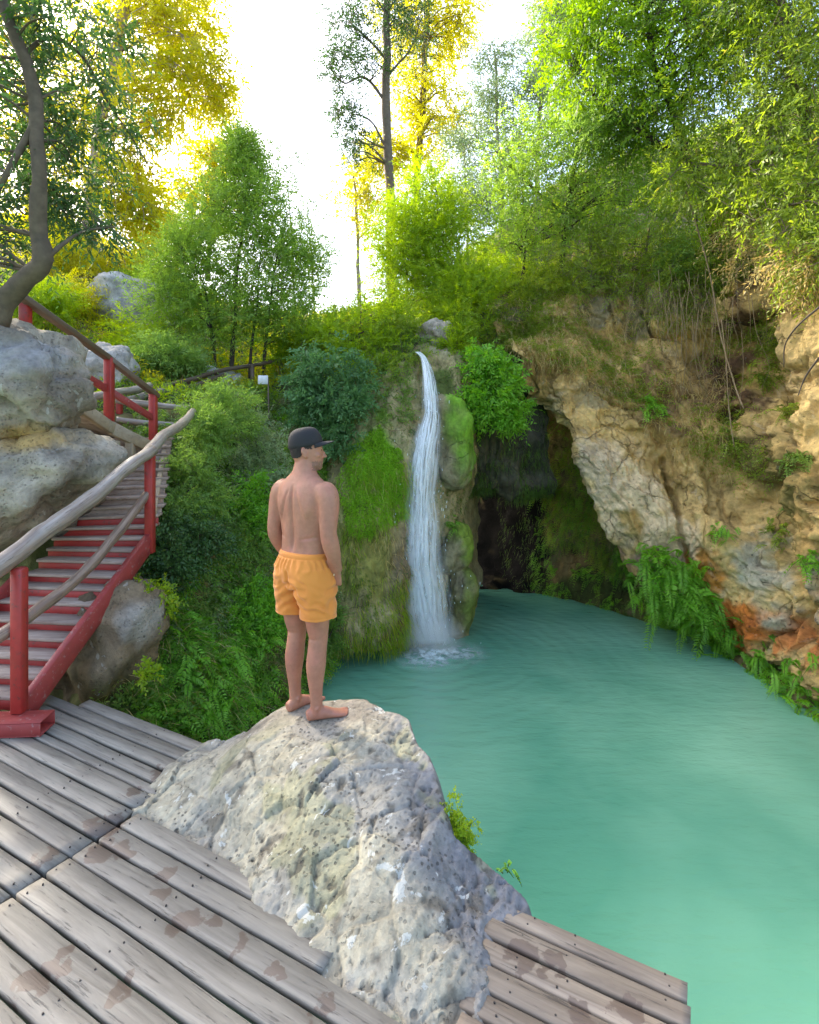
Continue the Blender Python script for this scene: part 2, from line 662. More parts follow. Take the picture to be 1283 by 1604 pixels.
def water_mat():
    k = N('pool_water')
    co = k.coord('Object')
    big = k.noise(co, .33, 4, .5, .4)
    col = k.mix(k.ramp(big, [(.36, 0.), (.66, 1.)]), (.088, .285, .185), (.20, .44, .295))
    k.l(col, k.b.inputs['Base Color'])
    k.set(Roughness=.07, IOR=1.33)
    k.b.inputs['Subsurface Weight'].default_value = 0.0
    w1 = k.noise(k.coord('Object', (1.6, 4.2, 1)), 1.7, 4, .55, .25)
    w2 = k.noise(k.coord('Object', (1.0, 2.4, 1)), 9.0, 4, .6, .3)
    b = k.bump(w1, .42, .05)
    b = k.bump(w2, .34, .011, b)
    dd = k.n('ShaderNodeVectorMath', operation='DISTANCE')
    wv = k.n('ShaderNodeVectorMath', operation='ADD')
    wn_ = k.n('ShaderNodeTexNoise')
    wn_.inputs['Scale'].default_value = 1.4
    k.l(co, wn_.inputs['Vector'])
    ws = k.n('ShaderNodeVectorMath', operation='SCALE')
    ws.inputs['Scale'].default_value = .5
    k.l(wn_.outputs['Color'], ws.inputs[0])
    k.l(co, wv.inputs[0])
    k.l(ws.outputs[0], wv.inputs[1])
    k.l(wv.outputs[0], dd.inputs[0])
    dd.inputs[1].default_value = (.62, 8.95, -1.25)
    rg = k.math('SINE', k.math('MULTIPLY', dd.outputs['Value'], 24.0))
    fall_ = k.math('SUBTRACT', 1.0, k.math('DIVIDE', dd.outputs['Value'], 4.5), True)
    b = k.bump(k.math('MULTIPLY', rg, fall_), .22, .022, b)
    k.l(b, k.b.inputs['Normal'])
    return k.m


M['water'] = water_mat()
gx, gy = np.meshgrid(np.linspace(-7, 9, 60), np.linspace(-4, 15, 70))
v = np.stack([gx.ravel(), gy.ravel(), np.full(gx.size, WZ)], 1)
# low ripples running out from the foot of the fall
foot = np.array((.3, 8.95))
ii = np.arange(69)[:, None] * 60 + np.arange(59)[None]
water = link('water', np_mesh('water', v, quads=np.stack([ii, ii + 1, ii + 61, ii + 60], -1).reshape(-1, 4), smooth_sh=True), M['water'])
tag(water, kind='structure', label='turquoise milky green pool under the waterfall')

# ================================================================= GROUND
soil_c = np.array((.16, .125, .075))


def soil_col(v, n):
    a = smooth(fbm(v * .7, 4) * .9 + .5)[:, None]
    c = lerp(np.array((.075, .095, .03)), np.array((.20, .17, .09)), a)
    return c


bed = np.array([(-60, -20, -3.2), (60, -20, -3.2), (60, 120, -3.2), (-60, 120, -3.2)], float)
gnd = link('ground', np_mesh('ground', bed, quads=[(0, 1, 2, 3)], cols=np.tile(soil_c, (4, 1))), M['soil'])
tag(gnd, kind='structure')


def d_soft(v, n):
    return fbm(v * .8, 5) * .16


# the valley floor and hillsides above the fall, from left to right
rows = [None]
rows.append([P(-420, 640, 6.5), P(-150, 610, 6.4), P(30, 640, 6.6), P(150, 640, 7.4), P(280, 640, 8.2), P(420, 632, 10), P(520, 560, 10.4), P(600, 535, 10.6), P(668, 549, 10.1), P(720, 525, 10.8),
             P(790, 505, 11.0), P(870, 470, 11.3), P(960, 455, 11.0), P(1080, 450, 10.6), P(1180, 440, 9.6), P(1300, 420, 8.2), P(1500, 380, 6.4)])
rows.append([P(-420, 500, 10), P(-150, 500, 10), P(30, 520, 10), P(150, 520, 11), P(280, 560, 11), P(420, 575, 12), P(520, 530, 12.4), P(600, 515, 12.6), P(668, 522, 12.4), P(720, 490, 12.6),
             P(790, 455, 12.6), P(870, 415, 12.7), P(960, 385, 12.4), P(1080, 370, 12), P(1180, 350, 11.2), P(1300, 320, 10), P(1500, 250, 8)])
rows.append([P(-420, 360, 15), P(-150, 380, 15), P(30, 420, 15), P(150, 425, 15), P(280, 480, 15), P(420, 530, 15.5), P(520, 512, 16), P(600, 500, 16), P(668, 490, 16), P(720, 450, 16),
             P(790, 400, 15.5), P(870, 355, 15), P(960, 320, 15), P(1080, 290, 14.5), P(1180, 260, 14), P(1300, 230, 13), P(1500, 150, 11)])
rows.append([P(-420, 250, 24), P(-150, 300, 24), P(30, 345, 24), P(150, 370, 23), P(280, 440, 22), P(420, 500, 22), P(520, 502, 22), P(600, 490, 22), P(668, 470, 22), P(720, 420, 22),
             P(790, 360, 21), P(870, 300, 20), P(960, 260, 20), P(1080, 220, 19), P(1180, 190, 18), P(1300, 150, 17), P(1500, 60, 16)])
rows.append([r + np.array((0, 14, -.5)) for r in rows[-1]])
rows[0] = [r + np.array((0, .1, -1.6)) for r in rows[1]]
hill = Patch(rows, 144, 240, d_soft)
tag(hill.obj('hillside', M['soil'], soil_col), kind='structure')

# the overgrown bank on the left between stairs and pool
bank_net = [
    [P(-140, 640, 6.3), P(60, 640, 6.6), P(180, 650, 7.2), P(270, 650, 7.9), P(340, 640, 8.9), P(420, 632, 9.8), P(520, 590, 10.4)],
    [P(-140, 820, 5.6), P(60, 800, 5.8), P(160, 790, 6.0), P(260, 770, 6.6), P(340, 760, 7.5), P(430, 735, 8.6), P(525, 690, 9.6)],
    [P(-140, 960, 5.2), P(60, 930, 5.3), P(160, 910, 5.4), P(260, 890, 5.9), P(340, 880, 6.7), P(430, 860, 7.6), P(530, 800, 9.0)],
    [P(-140, 1060, 4.8), P(60, 1040, 4.9), P(160, 1030, 5.0), P(260, 1010, 5.4), P(345, 1000, 6.0), P(430, 970, 6.9), P(535, 920, 8.7)],
    [P(-140, 1150, 4.5), P(60, 1140, 4.5), P(160, 1130, 4.5), P(265, 1130, 4.75), P(345, 1120, 5.4), P(430, 1075, 6.5), P(535, 1010, 8.9)],
    [P(-140, 1420, 4.2), P(60, 1400, 4.2), P(160, 1360, 4.2), P(262, 1320, 4.5), P(350, 1230, 5.3), P(430, 1160, 6.5), P(535, 1060, 9.0)],
]


def bank_col(v, n):
    a = smooth(fbm(v * 1.3, 4) * .9 + .5)[:, None]
    return lerp(np.array((.06, .09, .02)), np.array((.20, .18, .07)), a)


bank = Patch(bank_net, 150, 150, lambda v, n: fbm(v * 1.3, 5) * .16)
tag(bank.obj('slope', M['soil'], bank_col), kind='structure')


# ================================================================= WATERFALL ROCK (tufa)
def blob_col(base_a, base_b, blobs, freq=1.0, wob=.5):
    """colour of a rock: two tones mixed by noise, then stains and painted shade at given places (centre, radius, colour)"""
    base_a, base_b = np.array(base_a), np.array(base_b)

    def f(v, n):
        c = lerp(base_a, base_b, smooth(fbm(v * freq, 5) * 1.0 + .5)[:, None])
        w0 = fbm(v * 1.9 + 9, 5) * wob
        for cen, r, colr in blobs:
            r = np.broadcast_to(np.asarray(r, float), (3,))
            d = np.linalg.norm((v - cen) / r, axis=1)
            w = smooth((1.15 - d + w0) * 1.6)[:, None]
            c = lerp(c, np.array(colr), w)
        return np.clip(c, 0, 1)
    return f


xs = [470, 500, 545, 590, 632, 660, 690, 722, 750, 764]
prof = {  # py: depth at those columns
    528: [11.0, 10.9, 10.8, 10.7, 10.6, 10.6, 10.6, 10.8, 11.2, 12.0],
    556: [10.5, 10.4, 10.3, 10.2, 10.0, 9.95, 9.95, 10.1, 10.8, 12.0],
    620: [10.2, 10.0, 9.6, 9.45, 9.4, 9.45, 9.45, 9.6, 10.4, 12.0],
    690: [9.9, 9.5, 9.1, 9.0, 9.05, 9.2, 9.3, 9.5, 10.3, 12.0],
    770: [9.6, 9.1, 8.6, 8.65, 8.85, 9.05, 9.2, 9.5, 10.3, 12.0],
    850: [9.3, 8.7, 8.35, 8.45, 8.75, 8.95, 9.2, 9.55, 10.4, 12.0],
    930: [9.0, 8.45, 8.2, 8.35, 8.65, 8.85, 9.1, 9.6, 10.4, 12.0],
    1002: [8.7, 8.3, 8.1, 8.25, 8.6, 8.85, 9.1, 9.6, 10.4, 12.0],
    1012: [9.2, 8.9, 8.7, 8.75, 8.95, 9.1, 9.25, 9.7, 10.5, 12.0],
    1040: [9.5, 9.3, 9.2, 9.2, 9.2, 9.3, 9.4, 9.8, 10.5, 12.0]}
shift = {528: 0, 556: 0, 620: -3, 690: -8, 770: -16, 850: -18, 930: -16, 1002: -16, 1012: -14, 1040: -14}
net = [[P(x + (shift[y] if 5 <= i else 0), y, Yv) for i, (x, Yv) in enumerate(zip(xs, prof[y]))] for y in prof]


def d_tufa(v, n):
    s = v * np.array((5, 5, 1.1))
    return fbm(v * 1.3, 4) * .12 + fbm(s, 4) * .05 + ridged(v * np.array((3.2, 3.2, .8)), 3) * .02


tufa = Patch(net, 230, 190, d_tufa)
tufa_col = blob_col((.30, .25, .11), (.42, .36, .18), [
    (P(585, 745, 8.7), (.55, .9, .95), (.20, .42, .02)),
    (P(560, 880, 8.4), (.6, .9, .9), (.26, .25, .06)),
    (P(640, 900, 8.7), (.28, .6, 1.1), (.24, .18, .10)),
    (P(625, 985, 8.6), (.35, .6, .3), (.22, .13, .05)),
    (P(690, 700, 9.2), (.35, .6, .5), (.34, .31, .22)),
    (P(690, 535, 10.3), (.45, .9, .3), (.42, .36, .26)),
    (P(690, 600, 9.5), (.25, .6, .4), (.10, .13, .03)),
], 1.2)
tag(tufa.obj('cliff', M['tufa'], tufa_col), kind='structure', label='tufa cliff behind the waterfall')


def lump(name, cen, rad, m, colf, disp, rot=(0, 0, 0), sub=5, parent=None):
    bm = bmesh.new()
    bmesh.ops.create_icosphere(bm, subdivisions=sub, radius=1)
    v = np.array([x.co[:] for x in bm.verts])
    t = np.array([[x.index for x in f.verts] for f in bm.faces])
    bm.free()
    n = v.copy()
    # boxier than a ball
    v = v / (np.abs(v) ** 3.2).sum(1, keepdims=True) ** (1 / 3.2) * .55 + v * .45
    rm = np.array(Euler([R(a) for a in rot]).to_matrix())
    v = (v * np.asarray(rad)) @ rm.T + np.asarray(cen)
    n = (n / np.asarray(rad)) @ rm.T
    n = unit(n)
    v = v + n * disp(v, n)[:, None]
    return link(name, np_mesh(name, v, tris=t, smooth_sh=True, cols=colf(v, n)), m, parent), v, n, t


moss_a, moss_b = (.07, .17, .01), (.20, .21, .05)


def mossy_lump(cx, cy, Y, rx, rz, ry, label, tilt=0, top=(.17, .36, .025)):
    c = P(cx, cy, Y)

    def colf(v, n):
        a = smooth(fbm(v * 1.6, 4) * .9 + .45)[:, None]
        cc = lerp(np.array((.30, .26, .15)), np.array((.15, .15, .05)), a)
        w = smooth(n[:, 2] * .8 + n[:, 0] * .9 + .15 + fbm(v * 2, 4) * .6)[:, None]
        return lerp(cc, np.array(top), w)
    o, v, n, t = lump('mossy_boss', c, (rx * Y / F, ry, rz * Y / F), M['tufa'], colf,
                      lambda v, n: fbm(v * 1.8, 4) * .11 + fbm(v * np.array((7, 7, 2)), 3) * .025, (0, tilt, 0), 5)
    tag(o, label, 'mossy rock', 'tufa bosses beside the waterfall')
    return v, n


lv1 = mossy_lump(706, 690, 9.55, 35, 75, .45, 'upper moss green tufa boss bulging beside the waterfall, over the cave mouth', -4)
lv2 = mossy_lump(714, 855, 9.6, 27, 42, .4, 'middle brown and green tufa boss with a grass tuft on top, beside the lower fall', 0, (.22, .32, .04))
lv3 = mossy_lump(722, 945, 9.5, 22, 62, .36, 'lowest mossy tufa boss standing in the pool beside the foot of the fall', 6, (.17, .22, .04))

# ================================================================= RIGHT CLIFF
cols_top = [(770, 520, 11.2), (812, 505, 11.2), (860, 478, 11.0), (930, 462, 10.9), (1010, 458, 10.6), (1090, 455, 10.2), (1165, 450, 9.4), (1235, 440, 8.3), (1310, 430, 7.4), (1450, 380, 6.2), (1800, 200, 4.2), (2600, -200, 2.6)]
cols_mid = [(800, 552, 10.6), (835, 556, 10.4), (885, 562, 10.1), (950, 590, 9.9), (1030, 640, 9.6), (1100, 690, 9.25), (1170, 720, 8.7), (1215, 740, 7.9), (1300, 740, 7.1), (1450, 740, 5.9), (1800, 740, 4.2), (2600, 740, 2.6)]
cols_low = [(816, 580, 10.3), (862, 622, 10.0), (915, 685, 9.6), (975, 770, 9.35), (1040, 830, 9.1), (1110, 880, 8.75), (1180, 920, 8.2), (1225, 960, 7.6), (1310, 990, 6.9), (1450, 1020, 5.7), (1800, 1100, 4.1), (2600, 1300, 2.6)]
cols_lip = [(826, 598, 10.25), (880, 655, 9.95), (908, 712, 9.65), (948, 815, 9.5), (1010, 893, 9.4), (1085, 952, 9.0), (1150, 998, 8.45), (1235, 1060, 7.45), (1310, 1130, 6.6), (1450, 1260, 5.4), (1800, 1500, 4.0), (2600, 1900, 2.5)]


def Q(t):
    return P(*t)


net = [[Q(t) + np.array((0, 2.2, .1)) for t in cols_top],
       [Q(t) for t in cols_top],
       [lerp(Q(a), Q(b), .5) + np.array((0, .12, 0)) for a, b in zip(cols_top, cols_mid)],
       [Q(t) for t in cols_mid],
       [lerp(Q(a), Q(b), .5) for a, b in zip(cols_mid, cols_low)],
       [Q(t) for t in cols_low],
       [Q(t) for t in cols_lip],
       [Q((a[0] + 4, a[1] + 7, a[2] + .22)) for a in cols_lip],
       [Q((a[0] + 4, a[1] + 2, a[2] + 1.3)) for a in cols_lip]]


def d_cliff(v, n):
    w = v + np.stack([fbm(v * .9, 3), fbm(v * .9 + 40, 3), fbm(v * .9 + 80, 3)], 1) * .35
    # beds dip down to the right: along the bed, across the bed, into the rock
    al = w[:, 0] * .55 - w[:, 2] * .83
    ac = w[:, 0] * .83 + w[:, 2] * .55
    bed = np.stack([al * .42, ac * 1.15, w[:, 1] * .5], 1)
    d1, d2, rid = cells(bed)
    e1, e2, r2 = cells(bed * 2.3 + 30)
    blk = (rid - .5) * .40 - smooth((.09 - (d2 - d1)) / .09) * .11 * smooth(fbm(v * .6 + 4, 3) * 1.5 + .5)
    blk += (r2 - .5) * .12 - smooth((.07 - (e2 - e1)) / .07) * .04 * smooth(fbm(v * .8 + 14, 3) * 1.6 + .4)
    fine = np.stack([al * .7, ac * 5.5, w[:, 1] * .25], 1)
    tt = ac * 2.6 + fbm(v * .9 + 21, 4) * .9
    fr = tt - np.floor(tt)
    terr = (np.floor(tt) + smooth((fr - .62) / .3) - tt) * .15 * (.4 + .6 * smooth(fbm(v * .7 + 70, 3) + .6))
    t3 = v[:, 0] * .8 - v[:, 2] * .35 + v[:, 1] * 1.1 + fbm(v * 1.1 + 31, 4) * .7
    f3 = t3 * 1.7 - np.floor(t3 * 1.7)
    terr = terr + (smooth((f3 - .8) / .15) - f3) * .09
    la, lb_ = P(900, 690, 9.6), P(1085, 945, 9.0)
    lt = unit(lb_ - la)
    rel = v - la
    dl = np.linalg.norm(rel - (rel @ lt)[:, None] * lt, axis=1)
    slab = smooth(1.35 - dl / .75) * smooth((rel @ lt + .5) / .4)
    e1 = unit(np.cross(lt, np.array((0, 1.0, 0))))
    e2 = np.cross(lt, e1)
    stk = fbm(np.stack([v @ lt * .55, v @ e1 * 5.5, v @ e2 * 5.5], 1), 4) * .035 + ridged(np.stack([v @ lt * .8, v @ e1 * 11, v @ e2 * 11], 1), 3) * .010
    blk = blk * (1 - .75 * slab) + stk * slab
    terr = terr * (.75 - .6 * slab)
    for line, wd_, dp in (([(1042, 720, 9.35), (1056, 790, 9.2), (1070, 865, 8.95), (1100, 915, 8.8), (1138, 975, 8.5), (1160, 1010, 8.3)], .055, .30),
                          ([(1178, 520, 9.0), (1180, 550, 8.9), (1185, 600, 8.75), (1205, 690, 8.3), (1212, 800, 7.95), (1225, 900, 7.7)], .10, .32),
                          ([(1110, 740, 9.1), (1125, 800, 8.95), (1128, 850, 8.8)], .04, .2),
                          ([(930, 600, 9.8), (985, 640, 9.7), (1040, 690, 9.4)], .05, .18),
                          ([(1225, 870, 7.7), (1250, 960, 7.4), (1265, 1040, 7.1)], .05, .22)):
        q_ = polyline([P(*t) for t in line], 60)
        wv = v + np.stack([fbm(v * 3, 3), fbm(v * 3 + 20, 3), fbm(v * 3 + 40, 3)], 1) * .06
        dm = np.full(len(v), 9.0)
        for c_ in q_:
            dm = np.minimum(dm, ((wv - c_) * np.array((1, .35, 1))).__pow__(2).sum(1))
        blk = blk - dp * np.exp(-dm / wd_ ** 2)
    return blk + terr + fbm(v * .7, 4) * .22 * (1 - .4 * slab) + fbm(v * 3.1, 5) * .06 + ridged(fine, 4) * .018 + fbm(v * 11, 3) * .022


cliff = Patch(net, 360, 520, d_cliff)
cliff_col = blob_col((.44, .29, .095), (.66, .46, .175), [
    (P(900, 620, 9.9), (.9, 1, .35), (.40, .31, .15)),
    (P(850, 600, 10.2), (.7, .8, .4), (.30, .20, .06)),
    (P(985, 760, 9.4), (.62, .9, .75), (.70, .54, .31)),
    (P(1040, 850, 9.1), (.65, .9, .6), (.66, .51, .29)),
    (P(930, 720, 9.5), (.35, .9, .6), (.60, .47, .29)),
    (P(1010, 880, 9.3), (.45, .8, .28), (.42, .27, .17)),
    (P(1100, 900, 8.8), (.16, .7, .6), (.52, .24, .05)),
    (P(1150, 960, 8.4), (.30, .7, .42), (.55, .20, .04)),
    (P(1118, 905, 8.7), (.13, .6, .34), (.58, .25, .04)),
    (P(1145, 950, 8.5), (.17, .6, .3), (.60, .19, .03)),
    (P(1165, 990, 8.3), (.22, .7, .35), (.58, .17, .03)),
    (P(1258, 1000, 7.4), (.30, .8, .35), (.56, .22, .06)),
    (P(1275, 950, 7.2), (.30, .8, .35), (.48, .36, .22)),
    (P(1190, 900, 8.1), (.45, .8, .5), (.48, .42, .28)),
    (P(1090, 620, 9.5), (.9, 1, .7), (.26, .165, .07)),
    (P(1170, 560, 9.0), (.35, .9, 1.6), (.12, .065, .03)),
    (P(1250, 560, 7.9), (.55, .9, .9), (.60, .43, .18)),
    (P(1190, 740, 8.2), (.35, .9, .6), (.22, .17, .05)),
    (P(1010, 480, 10.5), (2.0, 1.4, .5), (.27, .22, .12)),
], 1.1, .8)
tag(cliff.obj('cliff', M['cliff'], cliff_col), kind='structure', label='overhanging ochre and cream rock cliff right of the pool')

# recessed damp wall under the overhang, running into the cave
wall_net = [
    [P(700, 590, 13.5), P(770, 590, 12.6), P(835, 585, 11.9), P(900, 640, 11.4), P(960, 740, 11.0), P(1020, 840, 10.5), P(1090, 915, 9.8), P(1150, 965, 9.0), P(1250, 1030, 7.9), P(1420, 1150, 6.2), P(1800, 1300, 4.4), P(2600, 1500, 2.7)],
    [P(690, 740, 15.5), P(735, 740, 14.8), P(825, 745, 12.3), P(905, 770, 11.5), P(963, 850, 10.95), P(1028, 905, 10.3), P(1097, 960, 9.5), P(1155, 1003, 8.8), P(1252, 1070, 7.5), P(1420, 1200, 5.9), P(1800, 1380, 4.3), P(2600, 1560, 2.6)],
    [P(690, 890, 14.2), P(735, 885, 13.8), P(838, 860, 12.3), P(906, 865, 11.5), P(965, 905, 10.9), P(1034, 945, 10.2), P(1104, 985, 9.3), P(1158, 1022, 8.6), P(1254, 1088, 7.3), P(1420, 1230, 5.7), P(1800, 1460, 4.2), P(2600, 1640, 2.6)],
    [P(690, 936, 12.3), P(735, 934, 12.15), P(838, 937, 11.85), P(903, 945, 11.3), P(966, 962, 10.6), P(1040, 982, 9.9), P(1110, 1010, 9.05), P(1160, 1040, 8.3), P(1256, 1106, 7.0), P(1420, 1260, 5.4), P(1800, 1540, 4.1), P(2600, 1760, 2.5)],
    [P(690, 985, 12.1), P(735, 985, 12.0), P(838, 985, 11.7), P(903, 990, 11.1), P(966, 1010, 10.4), P(1040, 1030, 9.7), P(1110, 1060, 8.9), P(1160, 1090, 8.2), P(1256, 1170, 6.9), P(1420, 1330, 5.3), P(1800, 1640, 4.0), P(2600, 1900, 2.5)],
]
wall = Patch(wall_net, 120, 260, lambda v, n: fbm(v * 1.2, 5) * .14 + fbm(v * 4, 4) * .035)
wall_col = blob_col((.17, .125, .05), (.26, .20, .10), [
    (P(735, 830, 14.2), (2.2, 4, 4), (.008, .007, .006)),  # this blob and the next paint the cave's shade into the wall
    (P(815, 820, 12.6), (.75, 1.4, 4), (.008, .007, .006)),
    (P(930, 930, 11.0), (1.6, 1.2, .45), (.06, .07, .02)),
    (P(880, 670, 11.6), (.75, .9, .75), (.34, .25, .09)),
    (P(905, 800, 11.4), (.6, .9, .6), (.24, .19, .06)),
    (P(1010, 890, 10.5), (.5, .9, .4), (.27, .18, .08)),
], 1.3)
tag(wall.obj('cliff', M['cave'], wall_col), kind='structure', label='damp rock wall under the overhang, with the cave shade painted near-black')

# roof of the cave with its grey hanging tufa curtain
roof_net = [
    [P(690, 560, 10.9), P(740, 545, 10.9), P(790, 540, 10.9), P(850, 545, 10.9)],
    [P(690, 640, 10.7), P(740, 640, 10.6), P(790, 640, 10.5), P(855, 640, 10.7)],
    [P(690, 720, 10.7), P(742, 735, 10.5), P(795, 745, 10.4), P(862, 730, 10.8)],
    [P(690, 755, 10.8), P(742, 768, 10.7), P(795, 776, 10.6), P(862, 765, 11.0)],
    [P(690, 745, 12.0), P(742, 755, 12.0), P(795, 762, 12.0), P(866, 750, 12.0)],
    [P(690, 730, 16), P(742, 730, 16), P(795, 735, 15.5), P(866, 735, 13.0)]]
roof = Patch(roof_net, 110, 90, lambda v, n: fbm(v * 1.5, 4) * .17 + fbm(v * np.array((6, 6, 1.6)), 4) * .09 + ridged(v * np.array((5, 5, 2)), 3) * .04)
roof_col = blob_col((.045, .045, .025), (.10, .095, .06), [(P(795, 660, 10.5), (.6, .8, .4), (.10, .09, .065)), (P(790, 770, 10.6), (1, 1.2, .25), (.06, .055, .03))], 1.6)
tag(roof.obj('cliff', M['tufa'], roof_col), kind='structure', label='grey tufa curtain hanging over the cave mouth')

# ================================================================= FOREGROUND ROCK
rock_pts = [  # plan x, y, height
    (-1.32, 3.45, .02), (-1.42, 3.22, 0.03), (-1.47, 3.03, .0), (-1.42, 2.86, .0), (-1.16, 2.76, .0), (-.93, 2.62, .0), (-.78, 2.40, .0), (-.56, 2.22, .0), (-.32, 2.06, .0), (.02, 1.83, .0), (.12, 1.72, -.02),
    (.22, 1.84, -.01), (.28, 2.06, -.01), (.34, 2.28, -.02), (.50, 2.26, -.04),
    (-1.02, 3.46, .12), (-.80, 3.40, .275), (-.62, 3.40, .29), (-.62, 3.28, .285), (-.45, 3.33, .285), (-.34, 3.42, .30), (-.30, 3.28, .295), (-.09, 3.18, .30), (.03, 2.9, .275), (.11, 2.58, .225), (.15, 2.43, .16), (.30, 2.42, .06), (.46, 2.30, -.0),
    (-1.15, 3.05, .12), (-.95, 2.95, .17), (-.70, 2.9, .23), (-.45, 2.8, .25), (-.2, 2.75, .27), (-.55, 2.5, .15), (-.3, 2.4, .17), (-.05, 2.35, .18), (0.0, 2.1, .10), (-.75, 3.1, .25), (-.4, 3.05, .275)]
bound = np.array([(-1.30, 3.52), (-1.46, 3.26), (-1.50, 3.03), (-1.45, 2.82), (-1.18, 2.72), (-.96, 2.58), (-.80, 2.36), (-.58, 2.18), (-.34, 2.03), (.02, 1.79), (.12, 1.68), (.25, 1.78), (.33, 2.05), (.40, 2.2),
                  (.53, 2.24), (.50, 2.33), (.32, 2.46), (.20, 2.50), (.16, 2.62), (.09, 2.92), (-.03, 3.22), (-.28, 3.46), (-.62, 3.48), (-.85, 3.46), (-1.05, 3.52)])
rp = np.array(rock_pts)


def tps_fit(xy, z, lam=1e-4):
    d = np.linalg.norm(xy[:, None] - xy[None], axis=-1)
    K = np.where(d > 0, d * d * np.log(d + 1e-12), 0) + lam * np.eye(len(xy))
    Pm = np.c_[np.ones(len(xy)), xy]
    A = np.block([[K, Pm], [Pm.T, np.zeros((3, 3))]])
    w = np.linalg.solve(A, np.r_[z, 0, 0, 0])

    def f(q):
        out = np.zeros(len(q))
        for s_ in range(0, len(q), 8000):
            qq = q[s_:s_ + 8000]
            dd = np.linalg.norm(qq[:, None] - xy[None], axis=-1)
            out[s_:s_ + 8000] = (dd * dd * np.log(dd + 1e-12)) @ w[:-3] + w[-3] + qq @ w[-2:]
        return out
    return f


def poly_sd(q, poly):
    """signed distance to a polygon, positive outside"""
    a, b = poly, np.roll(poly, -1, 0)
    best = np.full(len(q), 1e9)
    ins = np.zeros(len(q), bool)
    for p0, p1 in zip(a, b):
        e = p1 - p0
        t = np.clip(((q - p0) @ e) / (e @ e), 0, 1)
        best = np.minimum(best, np.linalg.norm(q - p0 - t[:, None] * e, axis=1))
        c = (p0[1] > q[:, 1]) != (p1[1] > q[:, 1])
        xx = (p1[0] - p0[0]) * (q[:, 1] - p0[1]) / (p1[1] - p0[1] + 1e-12) + p0[0]
        ins ^= c & (q[:, 0] < xx)
    return np.where(ins, -best, best)


hz = tps_fit(rp[:, :2], rp[:, 2])
nx, ny = 330, 320
gx, gy = np.meshgrid(np.linspace(-1.95, .95, nx), np.linspace(1.3, 3.95, ny))
q = np.c_[gx.ravel(), gy.ravel()]
sd = poly_sd(q, bound)
z = hz(q)
q3 = np.c_[q, np.zeros(len(q))]
sdw = sd + fbm(q3 * 3.2, 4) * .035
out = np.maximum(sdw, 0)
flat = np.clip(np.linalg.norm((q - np.array((-.55, 3.33))) / np.array((.36, .2)), axis=1) - .7, 0, 1)
rough = fbm(np.c_[q, z] * 2.6, 5) * .036 + fbm(np.c_[q, z] * 8, 5) * .006 + ridged(np.c_[q @ np.array([[.5, -.87], [.87, .5]]), z] * np.array((3.0, 15, 6)), 4) * (.004 + .014 * smooth(q[:, 0] * 2.2 + q[:, 1] * .5 - .9)) + fbm(np.c_[q, z] * 26, 3) * .003
d1, d2, rid = cells(np.c_[q, z] * 4.2)
rough += (rid - .5) * .035 - smooth((.08 - (d2 - d1)) / .08) * .012
pit = smooth((fbm(np.c_[q, z] * 14 + 5, 3) - .42) * 5) * smooth(fbm(np.c_[q, z] * 2.2 + 3, 3) * 1.5 + .5)
rough -= pit * .009
pit2 = smooth((fbm(np.c_[q, z] * 30 + 15, 2) - .45) * 6) * smooth(fbm(np.c_[q, z] * 3.2 + 8, 3) * 1.5 + .4)
rough -= pit2 * .009
z = np.minimum(z, .31) + (rough - .012) * (.12 + .88 * flat) * smooth((-sd) / .05 + .35)
z = z - out * 2.0 - 30 * out ** 2 / (1 + 5 * out)
z = np.maximum(z, -2.4)
v = np.c_[q, z]
ii = np.arange(ny - 1)[:, None] * nx + np.arange(nx - 1)[None]
v[:, :2] += np.stack([fbm(v * 4.0, 4), fbm(v * 4.0 + 50, 4)], 1) * (.05 * smooth(out / .1))[:, None]
rquads = np.stack([ii, ii + 1, ii + nx + 1, ii + nx], -1).reshape(-1, 4)
keepq = v[rquads][:, :, 2].max(1) > -2.39
rock_v, rock_q = v, rquads


def rock_col(v, n):
    a = smooth(fbm(v * 2.2, 5) * .9 + .5)[:, None]
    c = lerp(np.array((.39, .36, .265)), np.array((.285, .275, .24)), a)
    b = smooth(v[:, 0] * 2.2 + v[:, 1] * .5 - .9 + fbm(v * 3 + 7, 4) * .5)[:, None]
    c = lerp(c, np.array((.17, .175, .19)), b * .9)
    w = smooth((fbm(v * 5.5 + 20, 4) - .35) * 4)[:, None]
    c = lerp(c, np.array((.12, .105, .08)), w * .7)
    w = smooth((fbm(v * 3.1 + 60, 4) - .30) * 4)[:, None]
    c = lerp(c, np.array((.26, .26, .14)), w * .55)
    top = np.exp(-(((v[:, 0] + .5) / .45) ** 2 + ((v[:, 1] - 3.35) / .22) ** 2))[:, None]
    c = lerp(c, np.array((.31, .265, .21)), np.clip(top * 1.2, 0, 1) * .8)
    wet = smooth((-.55 - v[:, 2]) * 3)[:, None]
    c = lerp(c, np.array((.075, .066, .05)), (np.maximum(pit, pit2 * .8)[:, None]) * .75)
    return lerp(c, np.array((.10, .10, .045)), wet)


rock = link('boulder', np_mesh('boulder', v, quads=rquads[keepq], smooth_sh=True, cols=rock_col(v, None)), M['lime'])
tag(rock, 'big pale pitted limestone boulder rising through the deck, with the man standing on it', 'boulder')
rock_bvh = BVHTree.FromPolygons([tuple(p) for p in v], [tuple(int(a) for a in f) for f in rquads[keepq]])


def rock_z(x, y):
    h = rock_bvh.ray_cast(Vector((x, y, 3)), Vector((0, 0, -1)))
    return h[0].z if h[0] is not None else 0.28


